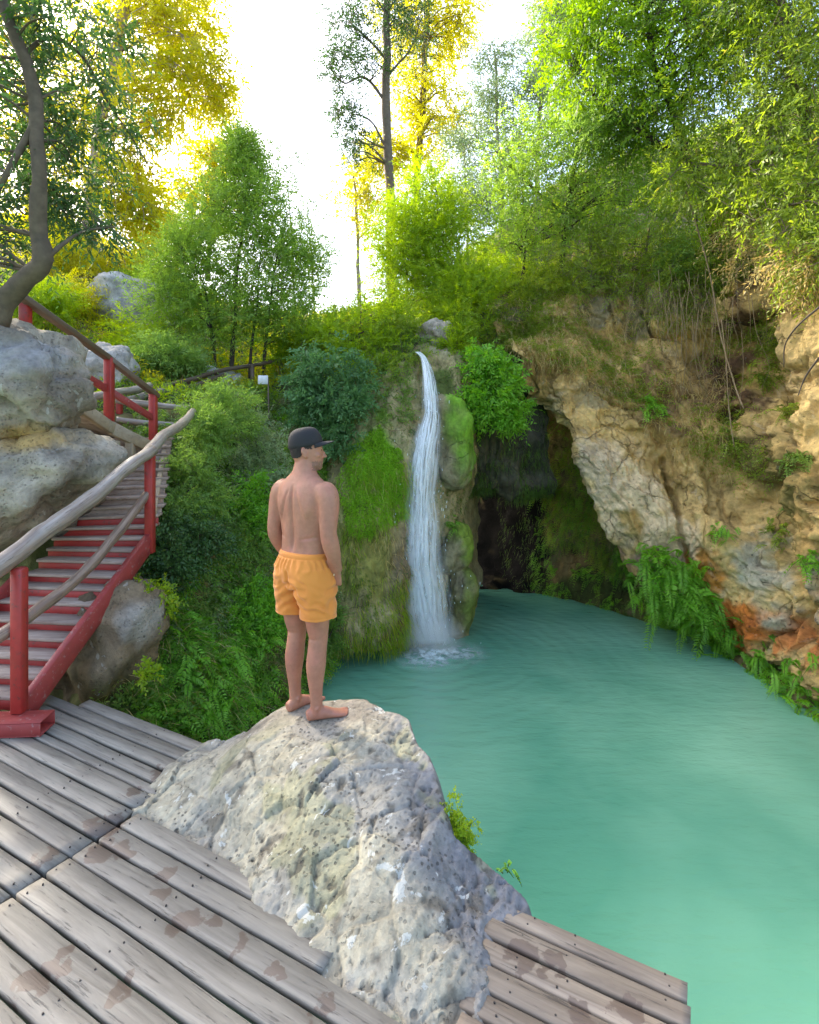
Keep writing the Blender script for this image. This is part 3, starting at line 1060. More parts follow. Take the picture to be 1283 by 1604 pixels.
# ================================================================= OTHER BOULDERS
def d_boulder(v, n):
    d1, d2, rid = cells(v * 1.5 + 3)
    return fbm(v * 1.2, 4) * .15 + fbm(v * 4.5, 5) * .06 + ridged(v * np.array((3, 3, 7)), 4) * .02 + (rid - .5) * .11 - smooth((.1 - (d2 - d1)) / .1) * .04 + fbm(v * 13, 3) * .012


grey_c = blob_col((.20, .17, .13), (.40, .355, .28), [(P(50, 690, 4.6), (.35, .5, .14), (.46, .31, .12)), (P(30, 560, 4.6), (.5, .5, .25), (.30, .29, .28))], 1.4)
brown_c = blob_col((.15, .105, .06), (.26, .195, .12), [(P(215, 985, 4.5), (.2, .4, .25), (.34, .31, .26)), (P(170, 1110, 4.5), (.5, .5, .3), (.10, .085, .025))], 1.7)
lb, _, _, _ = lump('boulder', P(30, 607, 4.9), (.58, .62, .50), M['boulder'], grey_c, d_boulder, (0, 16, 8))
tag(lb, 'upper grey boulder with an ochre underside, below the leaning tree trunk', 'boulder')
lb, _, _, _ = lump('boulder', P(40, 760, 5.0), (.82, .62, .40), M['boulder'], grey_c, d_boulder, (0, -30, -6))
tag(lb, 'lower slanting pale grey boulder hanging over the red stairs', 'boulder')
lb, _, _, _ = lump('boulder', P(163, 1030, 5.0), (.46, .42, .80), M['boulder'], brown_c, d_boulder, (0, 8, 0))
tag(lb, 'brown weathered boulder under the stair stringer beside the deck', 'boulder')
white_c = blob_col((.50, .475, .43), (.33, .31, .27), [], 1.5)
lb, _, _, _ = lump('rock_outcrop', P(208, 488, 12.3), (.95, .7, .72), M['boulder'], white_c, d_boulder, (0, 20, 0))
tag(lb, 'white cracked rock outcrop on the yellow hillside above the stairs', 'rock outcrop')
lb, _, _, _ = lump('rock_outcrop', P(150, 600, 8.2), (.45, .5, .55), M['boulder'], white_c, d_boulder, (0, 25, 0))
tag(lb, 'white rock face behind the upper stair railing', 'rock outcrop')
lb, _, _, _ = lump('rock_outcrop', P(352, 612, 10.2), (.32, .4, .32), M['boulder'], white_c, d_boulder, (0, 15, 0))
tag(lb, 'small pale grey rock beside the log railing at the path', 'rock outcrop')
lb, _, _, _ = lump('rock_outcrop', P(672, 528, 10.6), (.42, .4, .24), M['boulder'], blob_col((.45, .40, .32), (.34, .30, .24), [], 1.5), d_boulder, (0, -8, 0))
tag(lb, 'smooth pale tan rock at the lip of the waterfall', 'rock outcrop')

# ================================================================= DECK
DANG = math.atan2(-.4759, .8796)
UA, NA = np.array((.8796, -.4759)), np.array((.4759, .8796))


def deck_px(px, py):
    y = 2.0 * F / (py - HY)
    x = (px - CX) / F * y
    p = np.array((x, y))
    return p @ UA, p @ NA


spots = [(75, 1338, .07), (172, 1296, .10), (150, 1285, .06), (205, 1240, .06), (240, 1213, .06), (158, 1332, .09), (190, 1333, .07), (262, 1360, .06), (245, 1402, .06), (292, 1442, .07), (330, 1445, .05),
         (372, 1482, .06), (88, 1508, .05), (55, 1545, .075), (190, 1560, .055), (40, 1560, .06), (430, 1530, .045), (505, 1578, .05), (815, 1497, .07), (862, 1510, .05), (910, 1588, .06), (985, 1580, .05)]
M['deck'] = wood_mat('deck_boards', (.262, .246, .208), (.14, .128, .106), grain=(1.6, 24, 24), rough=.6, dark=.65, stains=[(*deck_px(a, b), r) for a, b, r in spots])
M['deck_warm'] = wood_mat('deck_boards_brown', (.275, .23, .178), (.135, .105, .078), grain=(1.4, 20, 20), rough=.7, dark=.75, stains=[(*deck_px(a, b), r) for a, b, r in spots[-4:]])
M['beam'] = wood_mat('beam_wood', (.10, .085, .07), (.06, .05, .04), dark=.4)

deck = thing('wooden_deck', 'grey weathered plank deck with wet footprints, between the red stairs and the big rock', 'deck')
deck.rotation_euler = (0, 0, DANG)


def plank(mb, u0, u1, n0, n1, zt=0.0, th=.035, tilt=0.0, seg=26, skew=0.0):
    """one board: a thin long box with slightly waney edges, worn top and rounded arrises"""
    us = np.linspace(u0, u1, seg)
    rnd = rng.random()
    e0 = fbm(np.c_[us * 2.3, np.full(seg, n0 * 31), np.zeros(seg)], 3) * .0045
    e1 = fbm(np.c_[us * 2.3, np.full(seg, n1 * 31 + 9), np.zeros(seg)], 3) * .0045
    zz = fbm(np.c_[us * .9, np.full(seg, n0 * 17), np.zeros(seg)], 2) * .004
    b = .005
    prof = [(0, 0, -th), (0, 0, -b), (0, b, 0), (.5, 0, .0012), (1, -b, 0), (1, 0, -b), (1, 0, -th)]
    ring = []
    for f, dn, dz in prof:
        n = lerp(n0 + e0, n1 + e1, f) + dn
        uu = us + skew * (f - .5)
        ring.append(np.stack([uu, n, zt + dz + zz + tilt * (f - .5)], 1))
    v = np.stack(ring, 1)                       # seg x 7 x 3
    k = len(prof)
    i = np.arange(seg - 1)[:, None] * k
    j = np.arange(k)[None]
    jn = (j + 1) % k
    qd = np.stack([i + j, i + k + j, i + k + jn, i + jn], -1).reshape(-1, 4)
    t = []
    for s0, fl in ((0, 1), ((seg - 1) * k, 0)):
        for m in range(1, k - 1):
            t.append((s0, s0 + m, s0 + m + 1) if fl else (s0, s0 + m + 1, s0 + m))
    mb.add(v.reshape(-1, 3), qd, t, rnd)


offs = [v * 2 for v in (.262, .322, .383, .443, .504, .564, .627, .689, .748, .809, .866, .924, .985, 1.021, 1.073, 1.126, 1.178, 1.231)]
mbL, mbM = MB(), MB()
useam = -2.637
for k in range(len(offs) - 1):
    n0, n1 = offs[k], offs[k + 1]
    g = .0072 if k > 2 else .009
    ul = -5.4 if n0 < 1.95 else -4.20 - .25 * rng.random()
    if n0 > 2.3:
        ul = -4.15 + .09 * (k - 15)
    ur = useam - .008 - (0 if n0 < 1.73 else .02 + .03 * rng.random())
    if n0 >= 1.80:
        ur = min(ur + (n0 - 1.80) * .22, -2.50)
    plank(mbL, ul, ur, n0 + g, n1 - g, zt=rng.uniform(-.003, .003), tilt=rng.uniform(-.003, .003), skew=rng.uniform(-.01, .01))
for k in range(11):
    n0, n1 = offs[k], offs[k + 1]
    g = .0072
    plank(mbM, useam + .008 + rng.uniform(0, .006), -.5 if n0 < 1.6 else -1.255 - .0, n0 + g, n1 - g, zt=rng.uniform(-.003, .003) + .001, tilt=rng.uniform(-.003, .003), skew=rng.uniform(-.008, .008), seg=34)
bmB = MB()
for u in (-4.0, -3.2, -2.637, -2.0, -1.25):
    bmB.box((u - .05, .45, -.17), (u + .05, 2.42 if u < -2.5 else 1.6, -.042))
bmB.build('joist', M['beam'], deck)
pst = MB()
for u, n in ((-4.0, 2.3), (-3.2, 2.36), (-2.72, 2.36), (-2.637, 1.6), (-4.0, 1.0)):
    pst.tube([(u, n, -2.6), (u, n, -.17)], .06, 9)
pst.build('support_post', M['beam'], deck)
for k in range(17):
    for u in (-3.2, -4.0, -2.70):
        if offs[k] > 2.3 and u < -3.9:
            continue
        for f in (.28, .72):
            n = lerp(offs[k], offs[k + 1], f) + rng.normal() * .004
            uu = u + rng.normal() * .012
            mbL.tube([(uu, n, -.002), (uu, n, .0045)], .0042, 6, -1.0)
for k in range(11):
    for u in (-2.58, -2.0):
        for f in (.28, .72):
            n = lerp(offs[k], offs[k + 1], f) + rng.normal() * .004
            uu = u + rng.normal() * .012
            mbM.tube([(uu, n, -.002), (uu, n, .0050)], .0042, 6, -1.0)
mbL.build('decking', M['deck'], deck)
mbM.build('decking', M['deck'], deck)

uu, nn_ = np.meshgrid(np.linspace(-5.6, -1.45, 60), np.linspace(.2, 2.34, 36))  # dark sheet added beneath the decking so gaps between boards read dark
ed_ = np.minimum(np.minimum(uu + 5.6, -1.45 - uu) / .3, (2.34 - nn_) / .25)
zz_ = -.62 - 2.2 * (1 - smooth(ed_)) + fbm(np.c_[uu.ravel() * 1.7, nn_.ravel() * 1.7, np.zeros(uu.size)], 4).reshape(uu.shape) * .10
xy_ = uu.ravel()[:, None] * UA + nn_.ravel()[:, None] * NA
ii_ = np.arange(35)[:, None] * 60 + np.arange(59)[None]
v_ = np.c_[xy_, zz_.ravel()]
tag(link('added_gap_backing', np_mesh('added_gap_backing', v_, quads=np.stack([ii_, ii_ + 1, ii_ + 61, ii_ + 60], -1).reshape(-1, 4), smooth_sh=True, cols=np.tile(np.array((.045, .038, .026)), (len(v_), 1))), M['soil']), kind='structure')

jetty = thing('wooden_deck', 'brown plank deck corner jutting over the green water right of the big rock', 'deck')
jetty.rotation_euler = (0, 0, DANG)
mbR = MB()
ro = [1.35, 1.45, 1.55, 1.65, 1.75, 1.848, 1.948, 2.046, 2.142, 2.246]
for k in range(len(ro) - 1):
    wob = [0, .012, -.004, .006, 0, -.006, .004, .0, .014, 0][k]
    ul = -.80 + (2.246 - ro[k]) * .10 + rng.uniform(-.012, .012)
    plank(mbR, ul, -.035 + (-.012 if k == 8 else 0) + rng.uniform(-.004, .004), ro[k] + .005, ro[k + 1] - .0055 - max(wob, 0), zt=.004 * (k % 2), tilt=rng.uniform(-.004, .004), skew=[0, 0, 0, 0, 0, 0, 0, 0, .0, .02][k])
jb = MB()
for u in (-.62, -.12):
    jb.box((u - .05, 1.3, -.17), (u + .05, 2.20, -.042))
jb.build('joist', M['beam'], jetty)
jp = MB()
for u, n in ((-.12, 2.12), (-.62, 2.12), (-.12, 1.4)):
    jp.tube([(u, n, -2.6), (u, n, -.17)], .055, 9)
jp.build('support_post', M['beam'], jetty)
for k in range(len(ro) - 1):
    for u in (-.62, -.45, -.12):
        for f in (.3, .7):
            uu = u + rng.normal() * .012
            mbR.tube([(uu, lerp(ro[k], ro[k + 1], f), 0), (uu, lerp(ro[k], ro[k + 1], f), .0055)], .0038, 6, -1.0)
mbR.build('decking', M['deck_warm'], jetty)

# ================================================================= STAIRS
M['red'] = paint_mat('red_paint', (.36, .032, .026), .38, (.10, .045, .035), .7)
M['redlite'] = paint_mat('faded_red_paint', (.31, .043, .038), .45, (.36, .24, .22), .6)
M['tread'] = wood_mat('tread_wood', (.44, .355, .29), (.26, .18, .14), grain=(2.0, 18, 18), dark=.5)


def log_mat(name, c1, c2, rough):
    k = N(name)
    cb = k.n('ShaderNodeCombineXYZ')
    k.l(k.math('MULTIPLY', k.attr('along'), 2.2), cb.inputs[0])
    k.l(k.math('MULTIPLY', k.attr('ca'), 1.9), cb.inputs[1])
    k.l(k.math('MULTIPLY', k.attr('sa'), 1.9), cb.inputs[2])
    g = k.noise(cb.outputs[0], 1.0, 7, .62, .6)
    col = k.mix(k.ramp(g, [(.33, 0.), (.64, 1.)]), c1, c2)
    f = k.noise(cb.outputs[0], 2.6, 5, .7, .4)
    cm = k.ramp(f, [(.60, 0.), (.66, 1.)])
    col = k.mix(k.math('MULTIPLY', cm, .7), col, (.05, .034, .024))
    big = k.noise(k.coord('Object'), 4.0, 4)
    col = k.mix(.5, col, k.ramp(big, [(.3, .55), (.6, 1.1)]), 'MULTIPLY')
    k.l(col, k.b.inputs['Base Color'])
    k.l(k.ramp(g, [(.3, rough), (.7, rough + .25)]), k.b.inputs['Roughness'])
    k.l(k.bump(k.math('SUBTRACT', g, cm), .6, .008), k.b.inputs['Normal'])
    return k.m


M['log'] = log_mat('peeled_log', (.42, .37, .32), (.24, .18, .14), .24)
M['logbrown'] = log_mat('brown_log', (.34, .25, .18), (.15, .09, .065), .26)
M['logdark'] = log_mat('dark_log', (.17, .115, .075), (.09, .06, .04), .4)
M['pale_wood'] = wood_mat('pale_timber', (.50, .41, .28), (.36, .27, .17), grain=(4, 9, 9), dark=.35)

p1 = np.array((-2.69, 3.74, 0.0))
p2 = np.array((-2.515, 5.25, .92))
p3 = np.array((-2.93, 6.45, 1.62))
sd_ = unit(p2 - p1)
hd = unit((p2 - p1) * (1, 1, 0))
lf = np.array((-hd[1], hd[0], 0))               # towards the left stringer
slope = (p2 - p1)[2] / np.linalg.norm((p2 - p1)[:2])
st = thing('staircase', 'red painted outdoor staircase with wooden treads and log handrails, climbing left behind the deck', 'staircase', p1)
W = .95
hd2 = unit((p3 - p2) * (1, 1, 0))
lf2 = np.array((-hd2[1], hd2[0], 0))
slope2 = (p3 - p2)[2] / np.linalg.norm((p3 - p2)[:2])
sd2 = unit(p3 - p2)
for off, nm in ((0, 'stringer'), (W, 'stringer')):
    b = MB()
    q0, q1 = p1 + lf * off + (0, 0, .0) - sd_ * .02, p1 + lf * off + sd_ * (1.80 - .5 * off)
    b.beam(q0 + (0, 0, .045), q1 + (0, 0, .045), .055, .17)
    b.build(nm, M['redlite'], st)
    b = MB()
    b.beam(p2 + lf2 * off + (0, 0, .045) + sd2 * (.06 + .4 * off), p2 + lf2 * off + sd2 * 1.75 + (0, 0, .045), .05, .15)
    b.build(nm, M['pale_wood'], st)
run = .142
edge = [p1 + hd * .12]
heads = []
for k in range(22):
    t_ = smooth((k - 8) / 6)
    h_ = unit(hd * (1 - t_) + hd2 * t_)
    heads.append(h_)
    edge.append(edge[-1] + h_ * run)
for k in range(22):
    h_, c = heads[k], edge[k] + np.array((0, 0, lerp(slope, slope2, smooth((k - 8) / 6)) * 0 + slope * (.12 + k * run) + .045))
    ax = np.array((np.array((-h_[1], h_[0], 0)), h_, (0, 0, 1)))
    b = MB()
    jit = rng.uniform(-.006, .006)
    over = rng.uniform(-.012, .03)
    b.box((.03 - (.02 if rng.random() < .3 else 0), -.05 - over, .0), (W - .03, run + .035, .028), axes=ax, org=c + (0, 0, jit), rnd=rng.random(), bev=.006)
    b.build('tread', M['tread'], st)
    b = MB()
    b.box((.03, -.03, -slope * run + .004), (W - .03, -.012, -.002), axes=ax, org=c + (0, 0, jit), rnd=rng.random(), bev=.002)
    b.build('riser', M['red'] if k < 13 else M['tread'], st)


def post(mb, px, top, bot, Y, w, mat=None):
    a, b_ = P(px, bot, Y), P(px, top, Y)
    mb.box((a[0] - w / 2, Y - w / 2, a[2]), (a[0] + w / 2, Y + w / 2, b_[2]), bev=.006)


b = MB()
b.box((-2.708, 3.67, .10), (-2.628, 3.75, 1.085), bev=.008)
b.build('post', M['red'], st)
b = MB()
post(b, 235, 706, 866, 5.25, .078)
b.build('post', M['red'], st)
# hollow steel foot lying on the deck under the first post
b = MB()
fx0, fx1, fy, hw, hh, tk = -3.4, -2.44, 3.66, .085, .10, .008
fa = R(4)
fax = np.array(((math.cos(fa), math.sin(fa), 0), (-math.sin(fa), math.cos(fa), 0), (0, 0, 1)))
fo = np.array((0, 3.62 + .17, 0))
fo = np.array((-2.44, 3.66, 0.0)) - fax[0] * .96
b.box((0, -hw, hh - tk), (.96, hw, hh), axes=fax, org=fo, bev=.002)
b.box((0, -hw, .004), (.96, hw, .004 + tk), axes=fax, org=fo, bev=.002)
b.box((0, -hw, .004 + tk), (.96, -hw + tk, hh - tk), axes=fax, org=fo, bev=.002)
b.box((0, hw - tk, .004 + tk), (.96, hw, hh - tk), axes=fax, org=fo, bev=.002)
b.build('foot_beam', M['redlite'], st)


def log(pts, rad, n=40, sides=12, wob=.14, name='handrail', m='log', parent=None):
    q_ = polyline([P(*t) for t in pts], n)
    q_ = q_ + np.stack([fbm(q_ * 2.2 + 11, 2), fbm(q_ * 2.2 + 31, 2), fbm(q_ * 2.2 + 61, 2)], 1) * .012
    r = np.interp(np.linspace(0, 1, n), np.linspace(0, 1, len(rad)), rad)
    mb = MB()
    mb.tube(q_, r, sides, rng.random(), wob)
    o = mb.build(name, M[m], parent, True)
    al = np.r_[0, np.cumsum(np.linalg.norm(np.diff(q_, axis=0), axis=1))] + rng.random() * 20
    an = np.linspace(0, 2 * np.pi, sides, endpoint=False)
    for nm, val in (('along', np.r_[np.repeat(al, sides), al[0], al[-1]]), ('ca', np.r_[np.tile(np.cos(an), n), 0, 0]), ('sa', np.r_[np.tile(np.sin(an), n), 0, 0])):
        o.data.attributes.new(nm, 'FLOAT', 'POINT').data.foreach_set('value', val.astype(np.float32))
    return o


log([(-120, 960, 3.15), (0, 886, 3.62), (60, 840, 3.9), (130, 790, 4.3), (200, 733, 4.85), (238, 703, 5.25)], [.062, .066, .064, .062, .058, .056], parent=st)
log([(228, 712, 5.22), (258, 681, 5.75), (284, 665, 6.4), (303, 645, 7.0)], [.058, .056, .054, .044], parent=st)
log([(-90, 1070, 3.4), (-20, 1010, 3.62), (30, 978, 3.78), (100, 925, 4.15), (160, 866, 4.6), (212, 797, 5.1), (236, 768, 5.27)], [.045, .046, .045, .043, .044, .043, .04], name='middle_rail', m='logbrown', parent=st)

# upper railing and landing above the boulders
up = thing('walkway', 'upper wooden walkway with dark red railing posts behind the boulders', 'walkway', P(240, 700, 6.6))
for px, t0, b0, Y, w in ((171, 560, 668, 6.0, .085), (240, 612, 700, 6.6, .08), (40, 466, 520, 5.0, .08), (187, 622, 662, 7.2, .07)):
    mb = MB()
    post(mb, px, t0, b0, Y, w)
    mb.build('post', M['red'], up)
mb = MB()
for a, c, w in (((20, 455, 4.8), (171, 562, 6.0), .085), ((171, 562, 6.0), (247, 621, 6.65), .08)):
    mb.beam(P(*a), P(*c), w, .055)
mb.build('top_rail', M['logdark'], up)
mb = MB()
mb.beam(P(60, 545, 5.2), P(171, 612, 6.02), .05, .075)
mb.beam(P(171, 612, 6.02), P(241, 656, 6.6), .05, .07)
mb.build('middle_rail', M['redlite'], up)
mb = MB()
mb.beam(P(130, 640, 5.6), P(176, 672, 6.02), .07, .12)
mb.beam(P(176, 672, 6.02), P(243, 704, 6.55), .07, .13)
mb.build('edge_beam', M['pale_wood'], up)
mb = MB()
for px, t0, b0, Y, w in ((180, 690, 760, 6.06, .085), (204, 690, 752, 6.25, .085), (232, 706, 740, 6.5, .06)):
    post(mb, px, t0, b0, Y, w)
mb.build('support_post', M['pale_wood'], up)
mb = MB()
a0, a1 = P(120, 634, 5.6), P(243, 700, 6.62)
for k in range(7):
    o = np.array((-.16 * k - .05, .11 * k + .04, 0))
    mb.beam(a0 + o, a1 + o, .17, .03, rng.random())
mb.build('decking', M['tread'], up)
mb = MB()
mb.box((P(150, 700, 6.9)[0], 6.9, .6), (P(258, 700, 6.9)[0], 6.96, 1.72))
mb.build('back_boards', M['beam'], up)

# log fences further up
fen = thing('log_fence', 'low log fence across the landing, right behind the red corner posts', 'fence', P(240, 660, 7.2))
log([(183, 627, 7.0), (235, 634, 7.3), (302, 641, 7.6)], [.042, .045, .04], 20, 9, name='rail', parent=fen)
log([(183, 658, 7.0), (235, 663, 7.2), (284, 667, 7.4)], [.04, .04, .036], 20, 9, name='rail', parent=fen)
mb = MB()
mb.tube([P(300, 634, 7.6), P(301, 690, 7.6)], .04, 8)
mb.build('post', M['logdark'], fen)
fen = thing('log_fence', 'thick pale log rails beside the white rock, left of the red corner posts', 'fence', P(180, 640, 7.4))
log([(112, 632, 6.6), (160, 619, 7.0), (205, 611, 7.6), (236, 603, 8.0)], [.055, .056, .05, .046], 24, 10, name='rail', parent=fen)
log([(200, 626, 7.7), (236, 616, 8.0), (258, 612, 8.2)], [.052, .05, .046], 16, 10, name='rail', parent=fen)
for px, Y in ((250, 8.2), (122, 6.7)):
    mb = MB()
    mb.tube([P(px, 606 if px > 200 else 625, Y), P(px, 660, Y)], .05, 8)
    mb.build('post', M['logdark'], fen)
fen = thing('log_fence', 'dark rustic log railing of the path climbing to the small white sign', 'fence', P(330, 620, 9.4))
log([(254, 606, 8.4), (300, 594, 9.0), (345, 581, 9.7), (392, 573, 10.2), (442, 564, 10.8)], [.04, .042, .04, .036, .034], 30, 8, name='rail', m='logdark', parent=fen)
log([(254, 620, 8.4), (305, 604, 9.0), (352, 587, 9.7)], [.042, .042, .036], 20, 8, name='rail', m='logdark', parent=fen)
for px, t0, b0, Y in ((296, 592, 648, 9.0), (303, 600, 650, 9.05), (340, 583, 625, 9.7), (395, 572, 610, 10.2), (440, 562, 600, 10.8)):
    mb = MB()
    mb.tube([P(px, t0, Y), P(px + 1, b0, Y)], .04, 8)
    mb.build('post', M['logdark'], fen)

sg = thing('sign', 'small blank white sign on a thin pole beside the log railing', 'sign', P(415, 690, 9.3))
mb = MB()
mb.tube([P(420, 592, 9.32), P(421, 650, 9.32), P(424, 700, 9.32)], .012, 7)
mb.build('pole', M['logdark'], sg)
mb = MB()
c = P(412, 595, 9.3)
mb.box((c[0] - .085, 9.29, c[2] - .075), (c[0] + .085, 9.305, c[2] + .075), bev=.003)
mb.build('sign_board', plain_mat('white_board', (.75, .75, .74), .5, 9, .15), sg)
mb = MB()
q_ = polyline([P(151, 752, 5.4), P(146, 756, 5.35), P(146, 775, 5.3), P(149, 790, 5.25)], 14)
mb.tube(q_, .022, 8)
tag(mb.build('hose', paint_mat('green_plastic', (.04, .26, .20), .4), None, True), 'short green hose end sticking up behind the thick log handrail', 'hose')

# ================================================================= WATERFALL
def fall_mat(name, thr, dens, colr=(.90, .96, 1.0)):
    k = N(name)
    uvx = k.attr('across')
    uvy = k.attr('along')
    sd0 = k.attr('seed')
    cb = k.n('ShaderNodeCombineXYZ')
    k.l(k.math('MULTIPLY', uvx, 15.0), cb.inputs[0])
    k.l(k.math('MULTIPLY', uvy, 1.5), cb.inputs[1])
    k.l(sd0, cb.inputs[2])
    nz = k.noise(cb.outputs[0], 1.0, 7, .68, .8)
    edge = k.math('SUBTRACT', 1.0, k.math('POWER', k.math('ABSOLUTE', k.math('SUBTRACT', k.math('MULTIPLY', uvx, 2.0), 1.0)), 2.2), True)
    cover = k.attr('cover')
    a = k.math('MULTIPLY', k.ramp(nz, [(thr - .05, 0.), (thr + .11, 1.)]), edge)
    a = k.math('MULTIPLY', a, cover, True)
    a = k.math('MULTIPLY', a, dens, True)
    k.b.inputs['Base Color'].default_value = (*colr, 1)
    k.set(Roughness=.25)
    tl = k.n('ShaderNodeBsdfTranslucent')
    tl.inputs[0].default_value = (*colr, 1)
    m1 = k.n('ShaderNodeMixShader')
    m1.inputs[0].default_value = .2
    k.l(k.b.outputs[0], m1.inputs[1])
    k.l(tl.outputs[0], m1.inputs[2])
    tp = k.n('ShaderNodeBsdfTransparent')
    mx = k.n('ShaderNodeMixShader')
    k.l(a, mx.inputs[0])
    k.l(tp.outputs[0], mx.inputs[1])
    k.l(m1.outputs[0], mx.inputs[2])
    k.l(k.bump(nz, .25, .02), k.b.inputs['Normal'])
    k.l(mx.outputs[0], k.out.inputs[0])
    return k.m


M['fall'] = fall_mat('falling_water', .455, 1.0)
M['veil'] = fall_mat('water_veil', .38, .45)
path = np.array([(655, 551, 9), (664, 560, 9), (670, 578, 17), (673, 610, 25), (676, 645, 28), (672, 672, 40), (665, 710, 48), (661, 760, 50), (660, 810, 58), (660, 870, 64), (662, 920, 72), (668, 970, 70), (676, 1004, 62), (677, 1010, 62)], float)


def tufa_front(px, py):
    p, n = tufa.at(px, py)
    return p[1]


pd = np.array([tufa_front(a, b_) for a, b_, _ in path])
pd = np.minimum(pd, np.r_[pd[1:], pd[-1]])
fall = thing('waterfall', 'thin white waterfall streaming down the mossy tufa cliff into the green pool', 'waterfall', P(676, 1006, 9.0))


def sheet(name, m, wmul, dy, seed, cover, bulge=.06, xo=0.0, t0=0.0):
    nn, mm = 120, 15
    s_ = np.linspace(t0 * (len(path) - 1), len(path) - 1, nn)
    pc = cr(path, s_)
    dd = np.interp(s_, np.arange(len(path)), pd)
    f = np.linspace(-1, 1, mm)
    ln = np.r_[0, np.cumsum(np.abs(np.diff(pc[:, 1])))] / 850 * 9
    V = np.zeros((nn, mm, 3))
    for j in range(mm):
        wob = fbm(np.c_[pc[:, 1] * .02, np.full(nn, f[j] * 1.3), np.full(nn, seed)], 3) * 2.2
        x = pc[:, 0] + xo + f[j] * pc[:, 2] * .5 * wmul + wob
        Y = dd - dy - bulge * (1 - f[j] ** 2) * (.5 + .5 * (pc[:, 2] / 50))
        V[:, j] = np.stack([(x - CX) / F * Y, Y, CZ + (HY - pc[:, 1]) / F * Y], 1)
    i = np.arange(nn - 1)[:, None] * mm
    j = np.arange(mm - 1)[None]
    q_ = np.stack([i + j, i + j + 1, i + mm + j + 1, i + mm + j], -1).reshape(-1, 4)
    cv = np.interp(np.linspace(t0, 1, nn), *cover)
    me = np_mesh(name, V.reshape(-1, 3), quads=q_, smooth_sh=True, attrs={
        'across': np.tile((f + 1) / 2 * (.25 + .75), nn), 'along': np.repeat(ln, mm), 'seed': np.full(nn * mm, seed), 'cover': np.repeat(cv, mm)})
    return link(name, me, m, fall)


sheet('water_stream', M['fall'], 1.0, .07, 3.0, ([0, .1, .5, .75, .93, 1], [1.6, 1.6, 1.1, 1.0, 1.1, 1.2]))
sheet('water_stream', M['fall'], .72, .13, 11.0, ([0, .3, .6, .85, 1], [1.5, 1.5, .9, .75, .8]), .09, -2)
sheet('water_veil', M['veil'], 1.3, .16, 23.0, ([0, .35, .6, .8, .95, 1], [0, .2, .5, .9, 1.2, 1.2]), .12, 0, .15)

# foam where it lands
k = N('foam')
co = k.coord('Object')
fz = k.noise(co, 7, 6, .65, .5)
rad_ = k.attr('fade')
al = k.math('MULTIPLY', k.ramp(fz, [(.36, 0.), (.62, 1.)]), rad_, True)
k.b.inputs['Base Color'].default_value = (.78, .90, .92, 1)
k.set(Roughness=.5)
tp = k.n('ShaderNodeBsdfTransparent')
mx = k.n('ShaderNodeMixShader')
k.l(al, mx.inputs[0])
k.l(tp.outputs[0], mx.inputs[1])
k.l(k.b.outputs[0], mx.inputs[2])
k.l(mx.outputs[0], k.out.inputs[0])
M['foam'] = k.m
ang = np.linspace(0, 2 * np.pi, 49)[:-1]
rr = np.linspace(0, 1, 14)
fv, ff = [], []
for r_ in rr:
    for a_ in ang:
        fv.append((.40 + math.cos(a_) * r_ * 1.0, 8.62 + math.sin(a_) * r_ * .7, WZ + .012 + .035 * (1 - r_) ** 2 * (1 + .6 * math.sin(a_ * 7 + r_ * 9))))
        ff.append((1 - r_) ** 1.5 * 1.5 * (1 + .5 * math.sin(a_ * 3 + 1) * r_))
i = np.arange(13)[:, None] * 48
j = np.arange(48)[None]
q_ = np.stack([i + j, i + (j + 1) % 48, i + 48 + (j + 1) % 48, i + 48 + j], -1).reshape(-1, 4)
link('foam', np_mesh('foam', fv, quads=q_, smooth_sh=True, attrs={'fade': ff}), M['foam'], fall)
# droplets thrown off the fall
dv, dq = MB(), None
for _ in range(260):
    t = rng.beta(3, 1.6)
    pc = cr(path, np.array([t * (len(path) - 1)]))[0]
    Y = np.interp(t * (len(path) - 1), np.arange(len(path)), pd) - rng.uniform(.1, .35)
    c = P(pc[0] + rng.normal() * pc[2] * .42, pc[1], Y)
    L = rng.uniform(.01, .05)
    dv.tube([c, c - np.array((rng.normal() * .004, 0, L))], [.003, .0045], 5)
o = dv.build('droplets', M['foam'], fall)
o['kind'] = 'stuff'
o.data.attributes.new('fade', 'FLOAT', 'POINT').data.foreach_set('value', np.full(len(o.data.vertices), 3.0, np.float32))

k = N('mist')
k.t.nodes.remove(k.b)
pv = k.n('ShaderNodeVolumePrincipled')
pv.inputs['Color'].default_value = (.99, .995, 1, 1)
co = k.coord('Generated')
vs = k.n('ShaderNodeVectorMath', operation='DISTANCE')
k.l(co, vs.inputs[0])
vs.inputs[1].default_value = (.5, .5, .32)
fal = k.math('SUBTRACT', 1.0, k.math('MULTIPLY', vs.outputs['Value'], 2.2), True)
nz = k.noise(co, 3.2, 4, .6)
k.l(k.math('MULTIPLY', k.math('MULTIPLY', fal, nz), 6.0), pv.inputs['Density'])
k.l(pv.outputs[0], k.out.inputs['Volume'])
mv, mq, mt = [], [], []
bm = bmesh.new()
bmesh.ops.create_icosphere(bm, subdivisions=3, radius=1)
mv = np.array([x.co[:] for x in bm.verts]) * np.array((.62, .42, .62)) + np.array((.36, 8.58, WZ + .30))
mv[:, 2] = np.maximum(mv[:, 2], WZ + .02)
mt = [[x.index for x in f.verts] for f in bm.faces]
bm.free()
o = link('mist', np_mesh('mist', mv, tris=mt, smooth_sh=True), k.m, fall)
o['kind'] = 'stuff'

